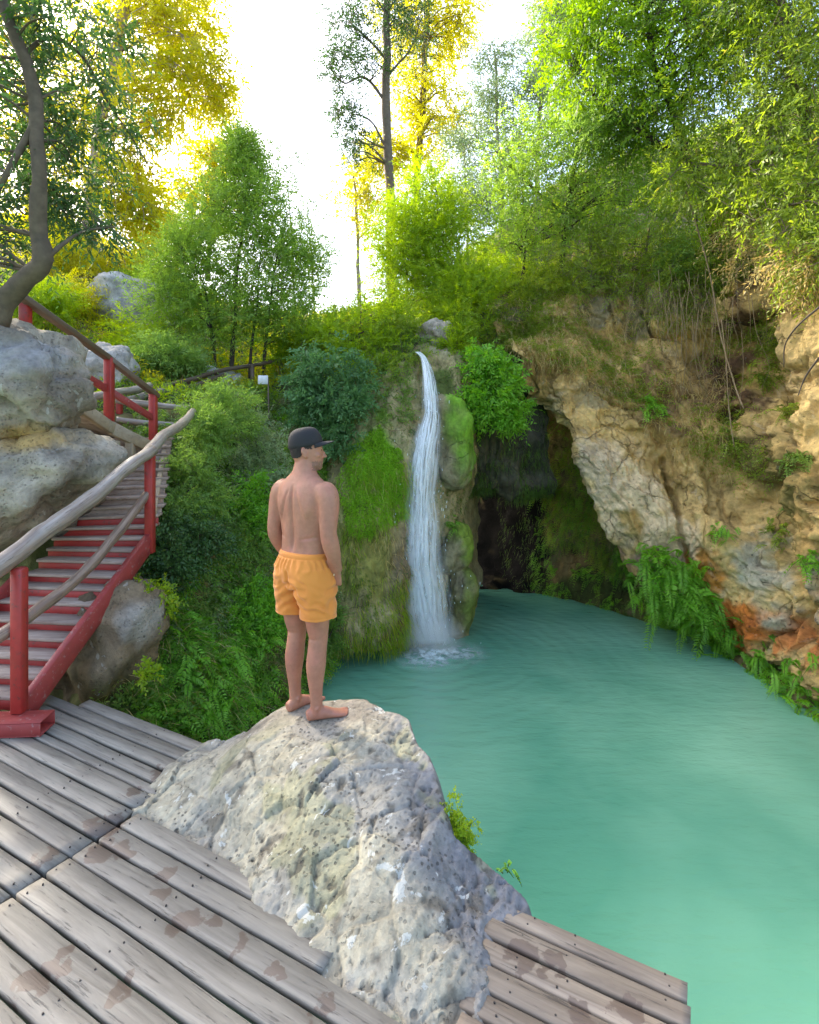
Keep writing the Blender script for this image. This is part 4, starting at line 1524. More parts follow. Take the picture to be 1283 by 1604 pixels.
# ================================================================= PERSON
def loft(rings):
    """closed tube through rings (k x n x 3)"""
    rings = np.asarray(rings, float)
    k, n = rings.shape[:2]
    v = np.concatenate([rings.reshape(-1, 3), rings[0].mean(0)[None], rings[-1].mean(0)[None]])
    i = np.arange(k - 1)[:, None] * n
    j = np.arange(n)[None]
    jn = (j + 1) % n
    q = np.stack([i + j, i + jn, i + n + jn, i + n + j], -1).reshape(-1, 4)
    t = []
    for m in range(n):
        t.append((k * n, (m + 1) % n, m))
        t.append((k * n + 1, (k - 1) * n + m, (k - 1) * n + (m + 1) % n))
    return v, q, t


def ell_rings(specs, n=28, sub=4):
    """horizontal superelliptic rings: z, cx, cy, rx, ry (front and back), smoothly interpolated"""
    s = cr(np.asarray(specs, float), np.linspace(0, len(specs) - 1, (len(specs) - 1) * sub + 1))
    a = np.linspace(0, 2 * np.pi, n, endpoint=False)
    out = []
    for z, cx, cy, rx, ry in s:
        c, sn = np.cos(a), np.sin(a)
        e = 2 / 2.3
        x = np.sign(c) * np.abs(c) ** e * rx
        y = np.sign(sn) * np.abs(sn) ** e * ry
        out.append(np.stack([cx + x, cy + y, np.full(n, z)], 1))
    return out


def limb_rings(pts, n=20, sub=5):
    """pts: x, y, z, r along a limb, optional second radius"""
    p = np.asarray(pts, float)
    s = cr(p, np.linspace(0, len(p) - 1, (len(p) - 1) * sub + 1))
    t = unit(np.gradient(s[:, :3], axis=0))
    ref = np.array((0, 1.0, 0)) if abs(t[:, 1]).mean() < .7 else np.array((0, 0, 1.0))
    a = unit(np.cross(t, ref))
    b = np.cross(a, t)
    g = np.linspace(0, 2 * np.pi, n, endpoint=False)
    r1 = s[:, 3]
    r2 = s[:, 4] if s.shape[1] > 4 else s[:, 3]
    return s[:, None, :3] + np.cos(g)[None, :, None] * a[:, None] * r1[:, None, None] + np.sin(g)[None, :, None] * b[:, None] * r2[:, None, None]


def ball(c, r, rot=None, sub=3):
    bm = bmesh.new()
    bmesh.ops.create_icosphere(bm, subdivisions=sub, radius=1)
    v = np.array([x.co[:] for x in bm.verts]) * np.asarray(r)
    t = [[x.index for x in f.verts] for f in bm.faces]
    bm.free()
    if rot is not None:
        v = v @ np.array(Euler(rot).to_matrix()).T
    return v + np.asarray(c), [], t


def fuse(name, parts, voxel, smooth_it=4, fac=.5):
    """one continuous skin over overlapping closed pieces"""
    mb = MB()
    for v, q, t in parts:
        mb.add(v, q, t)
    me = mb.mesh(name + '_parts')
    o = bpy.data.objects.new('tmp_body', me)
    COL.objects.link(o)
    md = o.modifiers.new('r', 'REMESH')
    md.mode = 'VOXEL'
    md.voxel_size = voxel
    md.use_smooth_shade = True
    sm = o.modifiers.new('s', 'SMOOTH')
    sm.iterations = smooth_it
    sm.factor = fac
    dg = bpy.context.evaluated_depsgraph_get()
    out = bpy.data.meshes.new_from_object(o.evaluated_get(dg))
    out.name = name
    bpy.data.objects.remove(o)
    bpy.data.meshes.remove(me)
    return out


def mverts(me):
    v = np.zeros(len(me.vertices) * 3, np.float32)
    me.vertices.foreach_get('co', v)
    return v.reshape(-1, 3).astype(float)


def set_verts(me, v):
    me.vertices.foreach_set('co', np.asarray(v, np.float32).ravel())
    me.update()


k = N('skin')
co = k.coord('Object')
n1 = k.noise(co, 6, 4)
colr = k.mix(k.ramp(n1, [(.35, 0.), (.65, 1.)]), (.405, .195, .125), (.34, .155, .10))
colr = k.mix(.6, colr, k.ramp(k.noise(co, 38, 5, .65), [(.3, .80), (.7, 1.12)]), 'MULTIPLY')
mz = k.noise(co, 13, 4, .6)
colr = k.mix(k.math('MULTIPLY', k.ramp(mz, [(.5, 0.), (.72, 1.)]), .45), colr, (.50, .19, .135))
mo = k.voro(co, 17, 'F1')
colr = k.mix(k.ramp(mo, [(.035, .7), (.055, 0.)]), colr, (.14, .06, .04))
k.l(colr, k.b.inputs['Base Color'])
k.set(Roughness=.5)
k.b.inputs['Subsurface Weight'].default_value = .15
k.b.inputs['Subsurface Radius'].default_value = (.02, .008, .004)
k.b.inputs['Specular IOR Level'].default_value = .35
k.l(k.bump(k.noise(co, 180, 3), .06, .002), k.b.inputs['Normal'])
M['skin'] = k.m
k = N('orange_cloth')
co = k.coord('Object')
n1 = k.noise(co, 3, 4)
colr = k.mix(k.ramp(n1, [(.3, 0.), (.7, 1.)]), (.67, .25, .04), (.60, .205, .03))
k.l(colr, k.b.inputs['Base Color'])
k.set(Roughness=.85)
k.b.inputs['Sheen Weight'].default_value = .2
k.l(k.bump(k.noise(co, 320, 2), .12, .001), k.b.inputs['Normal'])
M['orange'] = k.m
M['cap'] = plain_mat('black_cloth', (.012, .012, .014), .75, 200, .3, .15)
M['hair'] = plain_mat('dark_hair', (.022, .016, .013), .8, 260, .6, .5)
M['stubble'] = plain_mat('stubble', (.24, .12, .08), .7, 240, .7, .3)

BX, BY = -.635, 3.33
BYAW = -R(36)
FZ = .0


def rot2(x, y, a):
    return x * math.cos(a) - y * math.sin(a), x * math.sin(a) + y * math.cos(a)


body = []
body.append(loft(ell_rings([
    (.76, 0, -.005, .10, .07), (.82, 0, -.012, .155, .105), (.90, 0, -.014, .172, .118), (.97, 0, -.008, .170, .116), (1.04, 0, .0, .168, .114), (1.12, 0, .004, .172, .114), (1.20, 0, .0, .181, .117),
    (1.28, 0, -.006, .190, .118), (1.35, 0, -.012, .194, .110), (1.405, 0, -.016, .182, .092), (1.437, 0, -.018, .150, .076), (1.465, 0, -.018, .108, .066), (1.492, 0, -.014, .078, .063), (1.53, 0, -.006, .065, .063), (1.60, 0, 0, .055, .058)], 36)))
# shoulder blades and the muscle beside the spine
for s in (-1, 1):
    body.append(ball((s * .092, -.086, 1.30), (.066, .030, .095), (R(-6), R(s * 12), 0)))
    body.append(ball((s * .045, -.090, 1.13), (.040, .026, .17)))
    body.append(ball((s * .085, -.030, 1.425), (.105, .046, .036), (0, R(s * 24), 0)))
# arms: right one bent into the pocket, left one alike on the far side
armR = [(.150, -.014, 1.390, .062), (.194, -.018, 1.362, .070), (.216, -.024, 1.30, .065), (.225, -.034, 1.22, .057), (.233, -.044, 1.14, .050), (.237, -.030, 1.08, .052), (.234, .0, 1.00, .044), (.222, .034, .935, .034), (.212, .050, .90, .029)]
armL = [(-x, y, z, r) for x, y, z, r in armR]
armL[-3:] = [(-.230, .01, 1.00, .044), (-.214, .055, .935, .034), (-.200, .078, .90, .029)]
for a_ in (armR, armL):
    body.append(loft(limb_rings(a_, 20)))
for s, wr in ((1, armR[-1]), (-1, armL[-1])):
    w = np.array(wr[:3])
    dirn = unit(np.array((-s * .28, .30, -.9)))
    sd0 = np.array((-s * .25, .9, .3))
    sd0 = unit(sd0 - dirn * (sd0 @ dirn))                 # across the palm
    body.append(loft(limb_rings([(*(w), .025, .019), (*(w + dirn * .03), .034, .017), (*(w + dirn * .07), .039, .0165), (*(w + dirn * .092), .036, .0145)], 16)))
    nrm_ = np.cross(dirn, sd0)
    for i_, (o_, L_) in enumerate(((-.029, .066), (-.010, .076), (.010, .072), (.027, .056))):
        b0 = w + dirn * .085 + sd0 * o_
        b1 = b0 + dirn * L_ * .5 + nrm_ * (-s) * .006
        b2 = b0 + dirn * L_ * .95 + nrm_ * (-s) * .022
        body.append(loft(limb_rings([(*b0, .0098), (*b1, .0088), (*b2, .0072)], 10)))
    t0 = w + dirn * .028 + sd0 * .026
    t1 = t0 + dirn * .030 + sd0 * .020
    t2 = t1 + dirn * .034 + sd0 * .005
    body.append(loft(limb_rings([(*t0, .0125), (*t1, .0115), (*t2, .0088)], 10)))
# legs
legs = {}
for s, fyaw, ky in ((1, -R(34), .012), (-1, -R(8), .02)):
    lx = s * .092
    legs[s] = fyaw
    body.append(loft(limb_rings([(lx, -.012, .90, .098, .112), (lx, -.010, .80, .096, .106), (lx * 1.03, -.004, .68, .083, .090), (lx * 1.05, .004, .57, .068, .073), (lx * 1.06, ky - .004, .49, .058, .060), (lx * 1.06, ky - .014, .41, .057, .060),
                                 (lx * 1.07, ky - .024, .33, .058, .062), (lx * 1.07, ky - .026, .24, .048, .050), (lx * 1.06, ky - .022, .15, .036, .040), (lx * 1.05, ky - .018, .09, .034, .039), (lx * 1.05, ky - .016, .045, .035, .043)], 22)))
    fx, fy = lx * 1.05, ky - .016

    def fp(x, y, z, fx=fx, fy=fy, fyaw=fyaw):
        a, b_ = rot2(x, y, fyaw)
        return (fx + a, fy + b_, z)
    body.append(loft(limb_rings([(*fp(0, -.062, .032), .022, .024), (*fp(0, -.045, .034), .032, .034), (*fp(0, .0, .038), .034, .038), (*fp(s * .004, .05, .036), .036, .036), (*fp(s * .006, .10, .026), .041, .025), (*fp(s * .004, .14, .019), .044, .0185), (*fp(s * .002, .165, .015), .040, .0145)], 18)))
    for i_, (o_, L_, r_) in enumerate(((-.031, .052, .0145), (-.010, .050, .0105), (.006, .045, .0098), (.020, .038, .0094), (.033, .028, .0088))):
        ox = s * o_
        body.append(loft(limb_rings([(*fp(ox, .150, .015), r_), (*fp(ox * 1.03, .150 + L_ * .6, .014), r_ * 1.0), (*fp(ox * 1.05, .150 + L_, .0115), r_ * .72)], 10)))
    for q_ in (-1, 1):
        body.append(ball(fp(q_ * .034, -.004, .078), (.012, .015, .014), None, 2))
    body.append(ball((lx * 1.06, ky + .040, .49), (.036, .022, .045), None, 2))
# head, looking along the pool to the right
HYAW, HC = -R(40), np.array((0, .004, 0))


def hd_(p):
    p = np.asarray(p, float)
    x, y = rot2(p[..., 0], p[..., 1], HYAW)
    return np.stack([x + HC[0], y + HC[1], p[..., 2] + HC[2]], -1)


def add_head(vqt):
    v, q, t = vqt
    body.append((hd_(v), q, t))


add_head(loft(ell_rings([(1.497, 0, .060, .020, .022), (1.508, 0, .046, .038, .044), (1.53, 0, .024, .054, .072), (1.555, 0, .014, .063, .086), (1.585, 0, .006, .069, .094), (1.62, 0, .0, .073, .098), (1.655, 0, -.004, .075, .099), (1.69, 0, -.006, .073, .096), (1.715, 0, -.008, .062, .082), (1.733, 0, -.008, .042, .056), (1.741, 0, -.008, .012, .016)], 30)))
add_head(ball((0, .098, 1.594), (.011, .018, .026), (R(14), 0, 0)))
add_head(ball((0, .112, 1.582), (.0125, .0125, .011)))
for s in (-1, 1):
    add_head(ball((s * .011, .103, 1.578), (.008, .009, .007), None, 2))
    add_head(ball((s * .030, .082, 1.640), (.026, .013, .009)))
    add_head(ball((s * .045, .060, 1.590), (.022, .024, .020)))
    add_head(ball((s * .074, -.012, 1.607), (.010, .021, .034), (R(-10), R(s * -8), R(s * 24)), 3))
    add_head(ball((s * .084, -.026, 1.618), (.007, .013, .022), (R(-10), R(s * -8), R(s * 30)), 3))
    add_head(ball((s * .076, -.004, 1.583), (.006, .009, .009), None, 2))
    add_head(ball((s * .040, .036, 1.532), (.022, .034, .020)))
add_head(ball((0, .093, 1.560), (.022, .010, .0065)))
add_head(ball((0, .091, 1.548), (.020, .010, .0075)))
add_head(ball((0, .079, 1.518), (.022, .017, .015)))

skin = fuse('body', body, .0054, 3, .5)
v = mverts(skin)
ed = np.zeros(len(skin.edges) * 2, np.int32)
skin.edges.foreach_get('vertices', ed)
ed = ed.reshape(-1, 2)
wsm = smooth((1.485 - v[:, 2]) / .04) * smooth((v[:, 2] - .14) / .05)
wsm = wsm * np.where((np.abs(v[:, 0]) > .165) & (v[:, 2] < .93), 0, 1)
deg = np.bincount(ed.ravel(), minlength=len(v))[:, None]
for _ in range(22):
    acc = np.zeros_like(v)
    for c_ in range(3):
        acc[:, c_] = np.bincount(ed[:, 0], v[ed[:, 1], c_], len(v)) + np.bincount(ed[:, 1], v[ed[:, 0], c_], len(v))
    v = lerp(v, acc / deg, (.6 * wsm)[:, None])
# ground height under the feet decides where he stands
gx_, gy_ = [], []
for s in (1, -1):
    for yy in (-.04, .1):
        a, b_ = rot2(s * .097, yy, BYAW)
        gx_.append(BX + a)
        gy_.append(BY + b_)
FZ = np.mean([rock_z(a, b_) for a, b_ in zip(gx_, gy_)]) - .004


def to_world(v):
    x, y = rot2(v[:, 0], v[:, 1], BYAW)
    return np.stack([x + BX, y + BY, v[:, 2] * 1.0 + FZ], 1)


# the skin stays inside the shorts
bmx = bmesh.new()
bmx.from_mesh(skin)
set_n = None
bmx.free()
inb = (v[:, 2] > .645) & (v[:, 2] < .985) & (np.hypot(v[:, 0], v[:, 1] + .01) < .23)
lx_ = np.sign(v[:, 0]) * .095
wz = (smooth((v[:, 2] - .63) / .03) * smooth((.99 - v[:, 2]) / .03) * inb)[:, None]
cen_ = np.stack([np.where(v[:, 2] < .86, lx_, 0), np.full(len(v), -.005), v[:, 2]], 1)
v = v + (cen_ - v) * wz * .10
# spine furrow
inb = (v[:, 1] < -.02) & (v[:, 2] > 1.0) & (v[:, 2] < 1.42) & (np.abs(v[:, 0]) < .12)
v[:, 1] += inb * .014 * np.exp(-(v[:, 0] / .014) ** 2) * smooth((v[:, 2] - .99) / .08) * smooth((1.44 - v[:, 2]) / .1)
# borders of the shoulder blades, crease above the hip
for s in (-1, 1):
    tz = np.clip((1.385 - v[:, 2]) / .17, 0, 1)
    cx_ = s * (.032 + .060 * tz)
    back = (v[:, 1] < -.03) & (v[:, 2] > 1.17) & (v[:, 2] < 1.42)
    v[:, 1] += back * .0050 * np.exp(-((v[:, 0] - cx_) / .011) ** 2) * smooth((v[:, 2] - 1.19) / .05) * smooth((1.41 - v[:, 2]) / .05)
    v[:, 1] -= back * .0032 * np.exp(-((v[:, 0] - cx_ - s * .026) / .018) ** 2) * smooth((v[:, 2] - 1.20) / .05) * smooth((1.40 - v[:, 2]) / .05)
zc = 1.085 + np.abs(v[:, 0]) * .16
back = (np.abs(v[:, 0]) > .045) & (np.abs(v[:, 0]) < .178) & (v[:, 1] < .02)
v[:, 1] += back * .0055 * np.exp(-((v[:, 2] - zc) / .009) ** 2) * smooth((np.abs(v[:, 0]) - .045) / .05)
# back of the knees
for s in (-1, 1):
    c = np.array((s * .098, -.045, .492))
    w = np.exp(-(((v - c) / np.array((.05, .05, .012))) ** 2).sum(1))
    v[:, 1] += w * .006
set_verts(skin, to_world(v))
skin_local = v
body_v = to_world(v)
man = thing('person', 'shirtless man in black cap and orange swim shorts standing barefoot on the big rock', 'person', (BX, BY, FZ))
skin.polygons.foreach_set('use_smooth', np.ones(len(skin.polygons), bool))
link('body', skin, M['skin'], man)


def shell(name, keep, off, m):
    """a thin cover on part of the skin (hair, stubble)"""
    bm = bmesh.new()
    bm.from_mesh(skin)
    bm.verts.ensure_lookup_table()
    bm.normal_update()
    base = to_world(skin_local)
    dl = [f for f in bm.faces if not all(keep[q.index] for q in f.verts)]
    for vt in bm.verts:
        d_ = off * (1 + .5 * float(rng.normal()))
        vt.co = Vector(base[vt.index]) + vt.normal * d_
    bmesh.ops.delete(bm, geom=dl, context='FACES')
    bmesh.ops.delete(bm, geom=[q for q in bm.verts if not q.link_faces], context='VERTS')
    me = bpy.data.meshes.new(name)
    bm.to_mesh(me)
    bm.free()
    return link(name, me, m, man)


hl = skin_local.copy()
hx, hy = rot2(hl[:, 0] - HC[0], hl[:, 1] - HC[1], -HYAW)
hz_ = hl[:, 2]
nape = 1.572 + np.clip(hy + .06, 0, 1) * .30
side = (hy < -.012 + (hz_ - 1.63) * .5) & (hz_ > nape) & (np.abs(hx) < .0795)
front = (hy < .03) & (hz_ > 1.628) & (np.abs(hx) < .0795)
shell('hair', (side | front) & (hz_ < 1.72) & (hz_ > 1.5), .0022, M['hair'])
jn_ = fbm(hl * 60, 3) * .010
jaw = (hz_ + jn_ < 1.556) & (hz_ > 1.494) & (hy + jn_ > .022 + (1.56 - hz_) * .1) & ~((np.abs(hx) < .022) & (hz_ > 1.541) & (hz_ < 1.568) & (hy > .08))
shell('beard', jaw, .0012, M['stubble'])

# eyes
for s in (-1, 1):
    v, q, t = ball((s * .031, .079, 1.622), (.012, .012, .011), None, 3)
    link('eye', np_mesh('eye', to_world(hd_(v)), tris=t, smooth_sh=True), plain_mat('eye', (.05, .035, .03), .2, 30, .2, 0), man)

# cap
TILT = R(11)


def cap_t(v):
    v = np.asarray(v, float)
    y, z = v[..., 1], v[..., 2] - 1.665
    y2 = y * math.cos(TILT) - z * math.sin(TILT)
    z2 = y * math.sin(TILT) + z * math.cos(TILT)
    return hd_(np.stack([v[..., 0], y2, z2 + 1.665], -1))


nA, kA = 40, 12
a = np.linspace(0, 2 * np.pi, nA, endpoint=False)
cv = []
for t_ in np.linspace(0, 1, kA):
    ph = t_ * np.pi / 2
    rx, ry = .0835 * math.cos(ph) ** .62, .1075 * math.cos(ph) ** .62
    zz = 1.650 + .112 * math.sin(ph) ** .95
    seam = 1 + .006 * np.cos(a * 6) * math.cos(ph)
    dz = -.010 * np.cos(a + np.pi / 2) * (1 - t_)
    cv.append(np.stack([np.cos(a) * rx * seam, np.sin(a) * ry * seam - .006, zz + dz * 0], 1))
cv = np.array(cv)
inner = cv[::-1].copy()
inner[..., :2] *= .965
inner[..., 2] -= .004
allr = np.concatenate([inner[-1:], cv])
vv, qq, tt = loft(allr)
o = link('cap', np_mesh('cap', to_world(cap_t(vv)), quads=qq, tris=tt, smooth_sh=True), M['cap'], man)
# brim
ub, vb = np.linspace(-1, 1, 23), np.linspace(0, 1, 9)
U, Vv = np.meshgrid(ub, vb)
th_ = U * R(66)
bx = np.sin(th_) * (.0835 + .004) * (1 - .06 * Vv)
by0 = np.cos(th_) * .106 - .006
by = by0 + Vv * .068 * np.cos(U * np.pi / 2) ** .45
bz = 1.656 - .016 * (U ** 2) * (0.3 + .7 * Vv) - .010 * Vv
top = np.stack([bx, by, bz], -1)
bot = top - np.array((0, 0, .004))
n_, m_ = top.shape[:2]
vv = np.concatenate([top.reshape(-1, 3), bot.reshape(-1, 3)])
qq = []
nn_ = n_ * m_
for i in range(n_ - 1):
    for j in range(m_ - 1):
        x0 = i * m_ + j
        qq.append((x0, x0 + 1, x0 + m_ + 1, x0 + m_))
        qq.append((nn_ + x0, nn_ + x0 + m_, nn_ + x0 + m_ + 1, nn_ + x0 + 1))
for i in range(n_ - 1):
    for j in (0, m_ - 1):
        x0 = i * m_ + j
        qq.append((x0, x0 + m_, nn_ + x0 + m_, nn_ + x0))
for j in range(m_ - 1):
    for i in (0, n_ - 1):
        x0 = i * m_ + j
        qq.append((x0, x0 + 1, nn_ + x0 + 1, nn_ + x0))
link('cap_brim', np_mesh('cap_brim', to_world(cap_t(vv)), quads=qq, smooth_sh=True), M['cap'], man)

# shorts
sh = [loft(ell_rings([(.80, 0, -.012, .165, .120), (.85, 0, -.016, .190, .140), (.91, 0, -.018, .196, .142), (.965, 0, -.012, .182, .128), (1.0, 0, -.008, .171, .119), (1.012, 0, -.008, .167, .116)], 44))]
for s in (-1, 1):
    sh.append(ball((s * .078, -.085, .875), (.085, .070, .085)))
    sh.append(loft(limb_rings([(s * .092, -.012, .92, .106, .134), (s * .098, -.010, .82, .108, .132), (s * .103, -.006, .72, .104, .122), (s * .107, -.002, .632, .104, .116), (s * .1075, -.002, .618, .105, .117)], 36)))
cl = fuse('shorts', sh, .0052, 6, .5)
v = mverts(cl)
bmx = bmesh.new()
bmx.from_mesh(cl)
nr = np.array([q.normal[:] for q in bmx.verts])
bmx.free()
fold = np.zeros(len(v))
# gathers under the waistband, drag folds from crotch and hip, hem roll
ang_ = np.arctan2(v[:, 0], -v[:, 1])
zz = v[:, 2]
fold += .0040 * np.sin(ang_ * 26 + fbm(v * 9, 2) * 4) * smooth((zz - .885) / .05) * smooth((.985 - zz) / .02)
fold += -.004 * np.exp(-((zz - .982) / .0035) ** 2)
fold += .0030 * np.exp(-((zz - .998) / .010) ** 2)
sgn = np.sign(v[:, 0])
d_ = (np.abs(v[:, 0]) - .01) * .62 + (zz - .79)
fold += .0105 * np.sin(d_ * 85 + fbm(v * 7, 2) * 3.5) * smooth((.88 - zz) / .07) * np.exp(-np.abs(v[:, 0]) / .10)
fold += fbm(v * np.array((9, 9, 4.5)), 3) * .0075 * 1.25 * smooth((.97 - zz) / .06)
fold += .006 * np.sin((v[:, 0] * sgn * 1.1 + zz * 1.6) * 46 + fbm(v * 8 + 3, 2) * 4) * smooth((fbm(v * 6 + 40, 2) + .25) * 2.5) * smooth((.90 - zz) / .05)
fold *= .25 + .75 * smooth((zz - .63) / .07)
fold += .0025 * np.exp(-((zz - .638) / .004) ** 2) * -1
v += nr * fold[:, None]
# seat seam
w = np.exp(-(v[:, 0] / .012) ** 2) * (v[:, 1] < -.05) * smooth((zz - .76) / .03) * smooth((.94 - zz) / .05)
v[:, 1] += w * .014
set_verts(cl, to_world(v))
cl.polygons.foreach_set('use_smooth', np.ones(len(cl.polygons), bool))
so = link('shorts', cl, M['orange'], man)
mb = MB()
pts = to_world(polyline([(.172, .072, .975), (.198, .052, .93), (.206, .030, .875)], 12))
mb.tube(pts, .0045, 6)
mb.build('pocket_trim', plain_mat('pale_lining', (.75, .62, .42), .8, 60, .2), man, True)

# ================================================================= PLANTS
DOWN = np.array((0, 0, -1.0))


def leaf_geo(pos, dr, nr, L, W, rnd, fold=.25, droop=.15):
    """one small folded blade per row"""
    n = len(pos)
    L = np.broadcast_to(np.asarray(L, float), (n,))[:, None]
    W = np.broadcast_to(np.asarray(W, float), (n,))[:, None]
    dr = unit(dr)
    sd = unit(np.cross(dr, nr))
    up = np.cross(sd, dr)
    mid = pos + dr * L * .45
    v = np.stack([pos, mid + sd * W * .5 + up * W * fold, pos + dr * L + DOWN * L * droop, mid - sd * W * .5 + up * W * fold], 1)
    return v.reshape(-1, 3), np.arange(n * 4).reshape(-1, 4), np.repeat(rnd, 4)


class Leaves:
    def __init__(s):
        s.p, s.d, s.n, s.L, s.W, s.r = [], [], [], [], [], []

    def add(s, p, d, n, L, W, r):
        m = len(p)
        s.p.append(p)
        s.d.append(d)
        s.n.append(n)
        s.L.append(np.broadcast_to(np.asarray(L, float), (m,)))
        s.W.append(np.broadcast_to(np.asarray(W, float), (m,)))
        s.r.append(np.broadcast_to(np.asarray(r, float), (m,)))

    def sprays(s, c, d, length, nl, L, W, droop=.3, ang=50, tint=None):
        """twigs from c along d, each with nl leaves set alternately along it"""
        c, d = np.asarray(c, float), unit(d)
        m = len(c)
        length = np.broadcast_to(np.asarray(length, float), (m,)) * rng.uniform(.6, 1.2, m)
        sd = unit(np.cross(d, rng.normal(size=(m, 3))))
        t = (np.arange(nl) + .7) / nl
        T = t[None, :, None]
        pos = c[:, None] + d[:, None] * length[:, None, None] * T + DOWN * (droop * length)[:, None, None] * T ** 2
        tan = unit(d[:, None] + DOWN * 2 * droop * T)
        sg = np.where(np.arange(nl) % 2, 1, -1)[None, :, None]
        a = np.radians(ang) * rng.uniform(.6, 1.25, (m, nl, 1))
        ld = tan * np.cos(a) + sd[:, None] * sg * np.sin(a) + rng.normal(size=(m, nl, 3)) * .22
        nr = np.cross(sd, d)[:, None] * np.ones((1, nl, 1)) + rng.normal(size=(m, nl, 3)) * .35
        sc = (rng.uniform(.6, 1.25, (m, nl)) * (1.05 - .45 * T[..., 0]))
        base = rng.random(m) if tint is None else np.asarray(tint)
        r = np.clip(base[:, None] * .6 + rng.random((m, nl)) * .4, 0, 1)
        s.add(pos.reshape(-1, 3), ld.reshape(-1, 3), nr.reshape(-1, 3), (L * sc).ravel(), (W * sc).ravel(), r.ravel())

    def fronds(s, c, d, length, npair, wid, W, droop=.6, taper=1.0, tint=None):
        """fern fronds: pairs of leaflets along an arching midrib"""
        c, d = np.asarray(c, float), unit(d)
        m = len(c)
        length = np.broadcast_to(np.asarray(length, float), (m,)) * rng.uniform(.65, 1.15, m)
        sd = unit(np.cross(d, np.array((0, 0, 1.0)) + rng.normal(size=(m, 3)) * .35))
        t = np.repeat((np.arange(npair) + .8) / npair, 2)
        T = t[None, :, None]
        pos = c[:, None] + d[:, None] * length[:, None, None] * T + DOWN * (droop * length)[:, None, None] * T ** 2
        tan = unit(d[:, None] + DOWN * 2 * droop * T)
        sg = np.tile((1, -1), npair)[None, :, None]
        ld = sd[:, None] * sg + tan * .55 + rng.normal(size=(m, npair * 2, 3)) * .12
        nr = np.cross(sd[:, None], tan) * np.ones((1, npair * 2, 1)) + rng.normal(size=(m, npair * 2, 3)) * .15
        prof = np.sin(np.clip(T[..., 0] * .92 + .08, 0, 1) * np.pi) ** .6 * (1.15 - .5 * T[..., 0] * taper)
        sc = np.broadcast_to(prof, (m, npair * 2)) * rng.uniform(.85, 1.1, (m, npair * 2))
        base = rng.random(m) if tint is None else np.asarray(tint)
        r = np.clip(base[:, None] * .75 + rng.random((m, npair * 2)) * .25, 0, 1)
        s.add(pos.reshape(-1, 3), ld.reshape(-1, 3), nr.reshape(-1, 3), (wid * length[:, None] * sc).ravel(), (W * sc).ravel(), r.ravel())

    def blades(s, c, d, L, W, bend=.4):
        """grass: two leaf segments end to end"""
        c, d = np.asarray(c, float), unit(d)
        m = len(c)
        L = np.broadcast_to(np.asarray(L, float), (m,)) * rng.uniform(.5, 1.2, m)
        n = rng.normal(size=(m, 3))
        r = rng.random(m)
        s.add(c, d, n, L * .62, W, r)
        d2 = unit(d + DOWN * bend * 1.6 + rng.normal(size=(m, 3)) * .1)
        s.add(c + d * (L * .52)[:, None], d2, n, L * .55, W * .8, r)

    def build(s, name, m, parent=None, fold=.25, droop=.12):
        p, d, n = np.concatenate(s.p), np.concatenate(s.d), np.concatenate(s.n)
        v, q, r = leaf_geo(p, d, n, np.concatenate(s.L), np.concatenate(s.W), np.concatenate(s.r), fold, droop)
        return link(name, np_mesh(name, v, quads=q, attrs={'rnd': r}), m, parent)


def rdir(n, up=.0, bias=(0, 0, 0)):
    return unit(rng.normal(size=(n, 3)) + np.array((0, 0, up)) + np.asarray(bias))


def in_blob(n, b, hollow=.45):
    """points in an ellipsoid given by pixel centre, depth, pixel radii and depth radius, thicker toward its skin"""
    px, py, Y, rx, ry = b[:5]
    rd = b[5] if len(b) > 5 else rx * Y / F * .9
    u = rdir(n)
    r = rng.random(n) ** (1 / 3.) * (1 - hollow) + hollow * rng.random(n) ** .2
    return P(px, py, Y) + u * r[:, None] * np.array((rx * Y / F, rd, ry * Y / F))


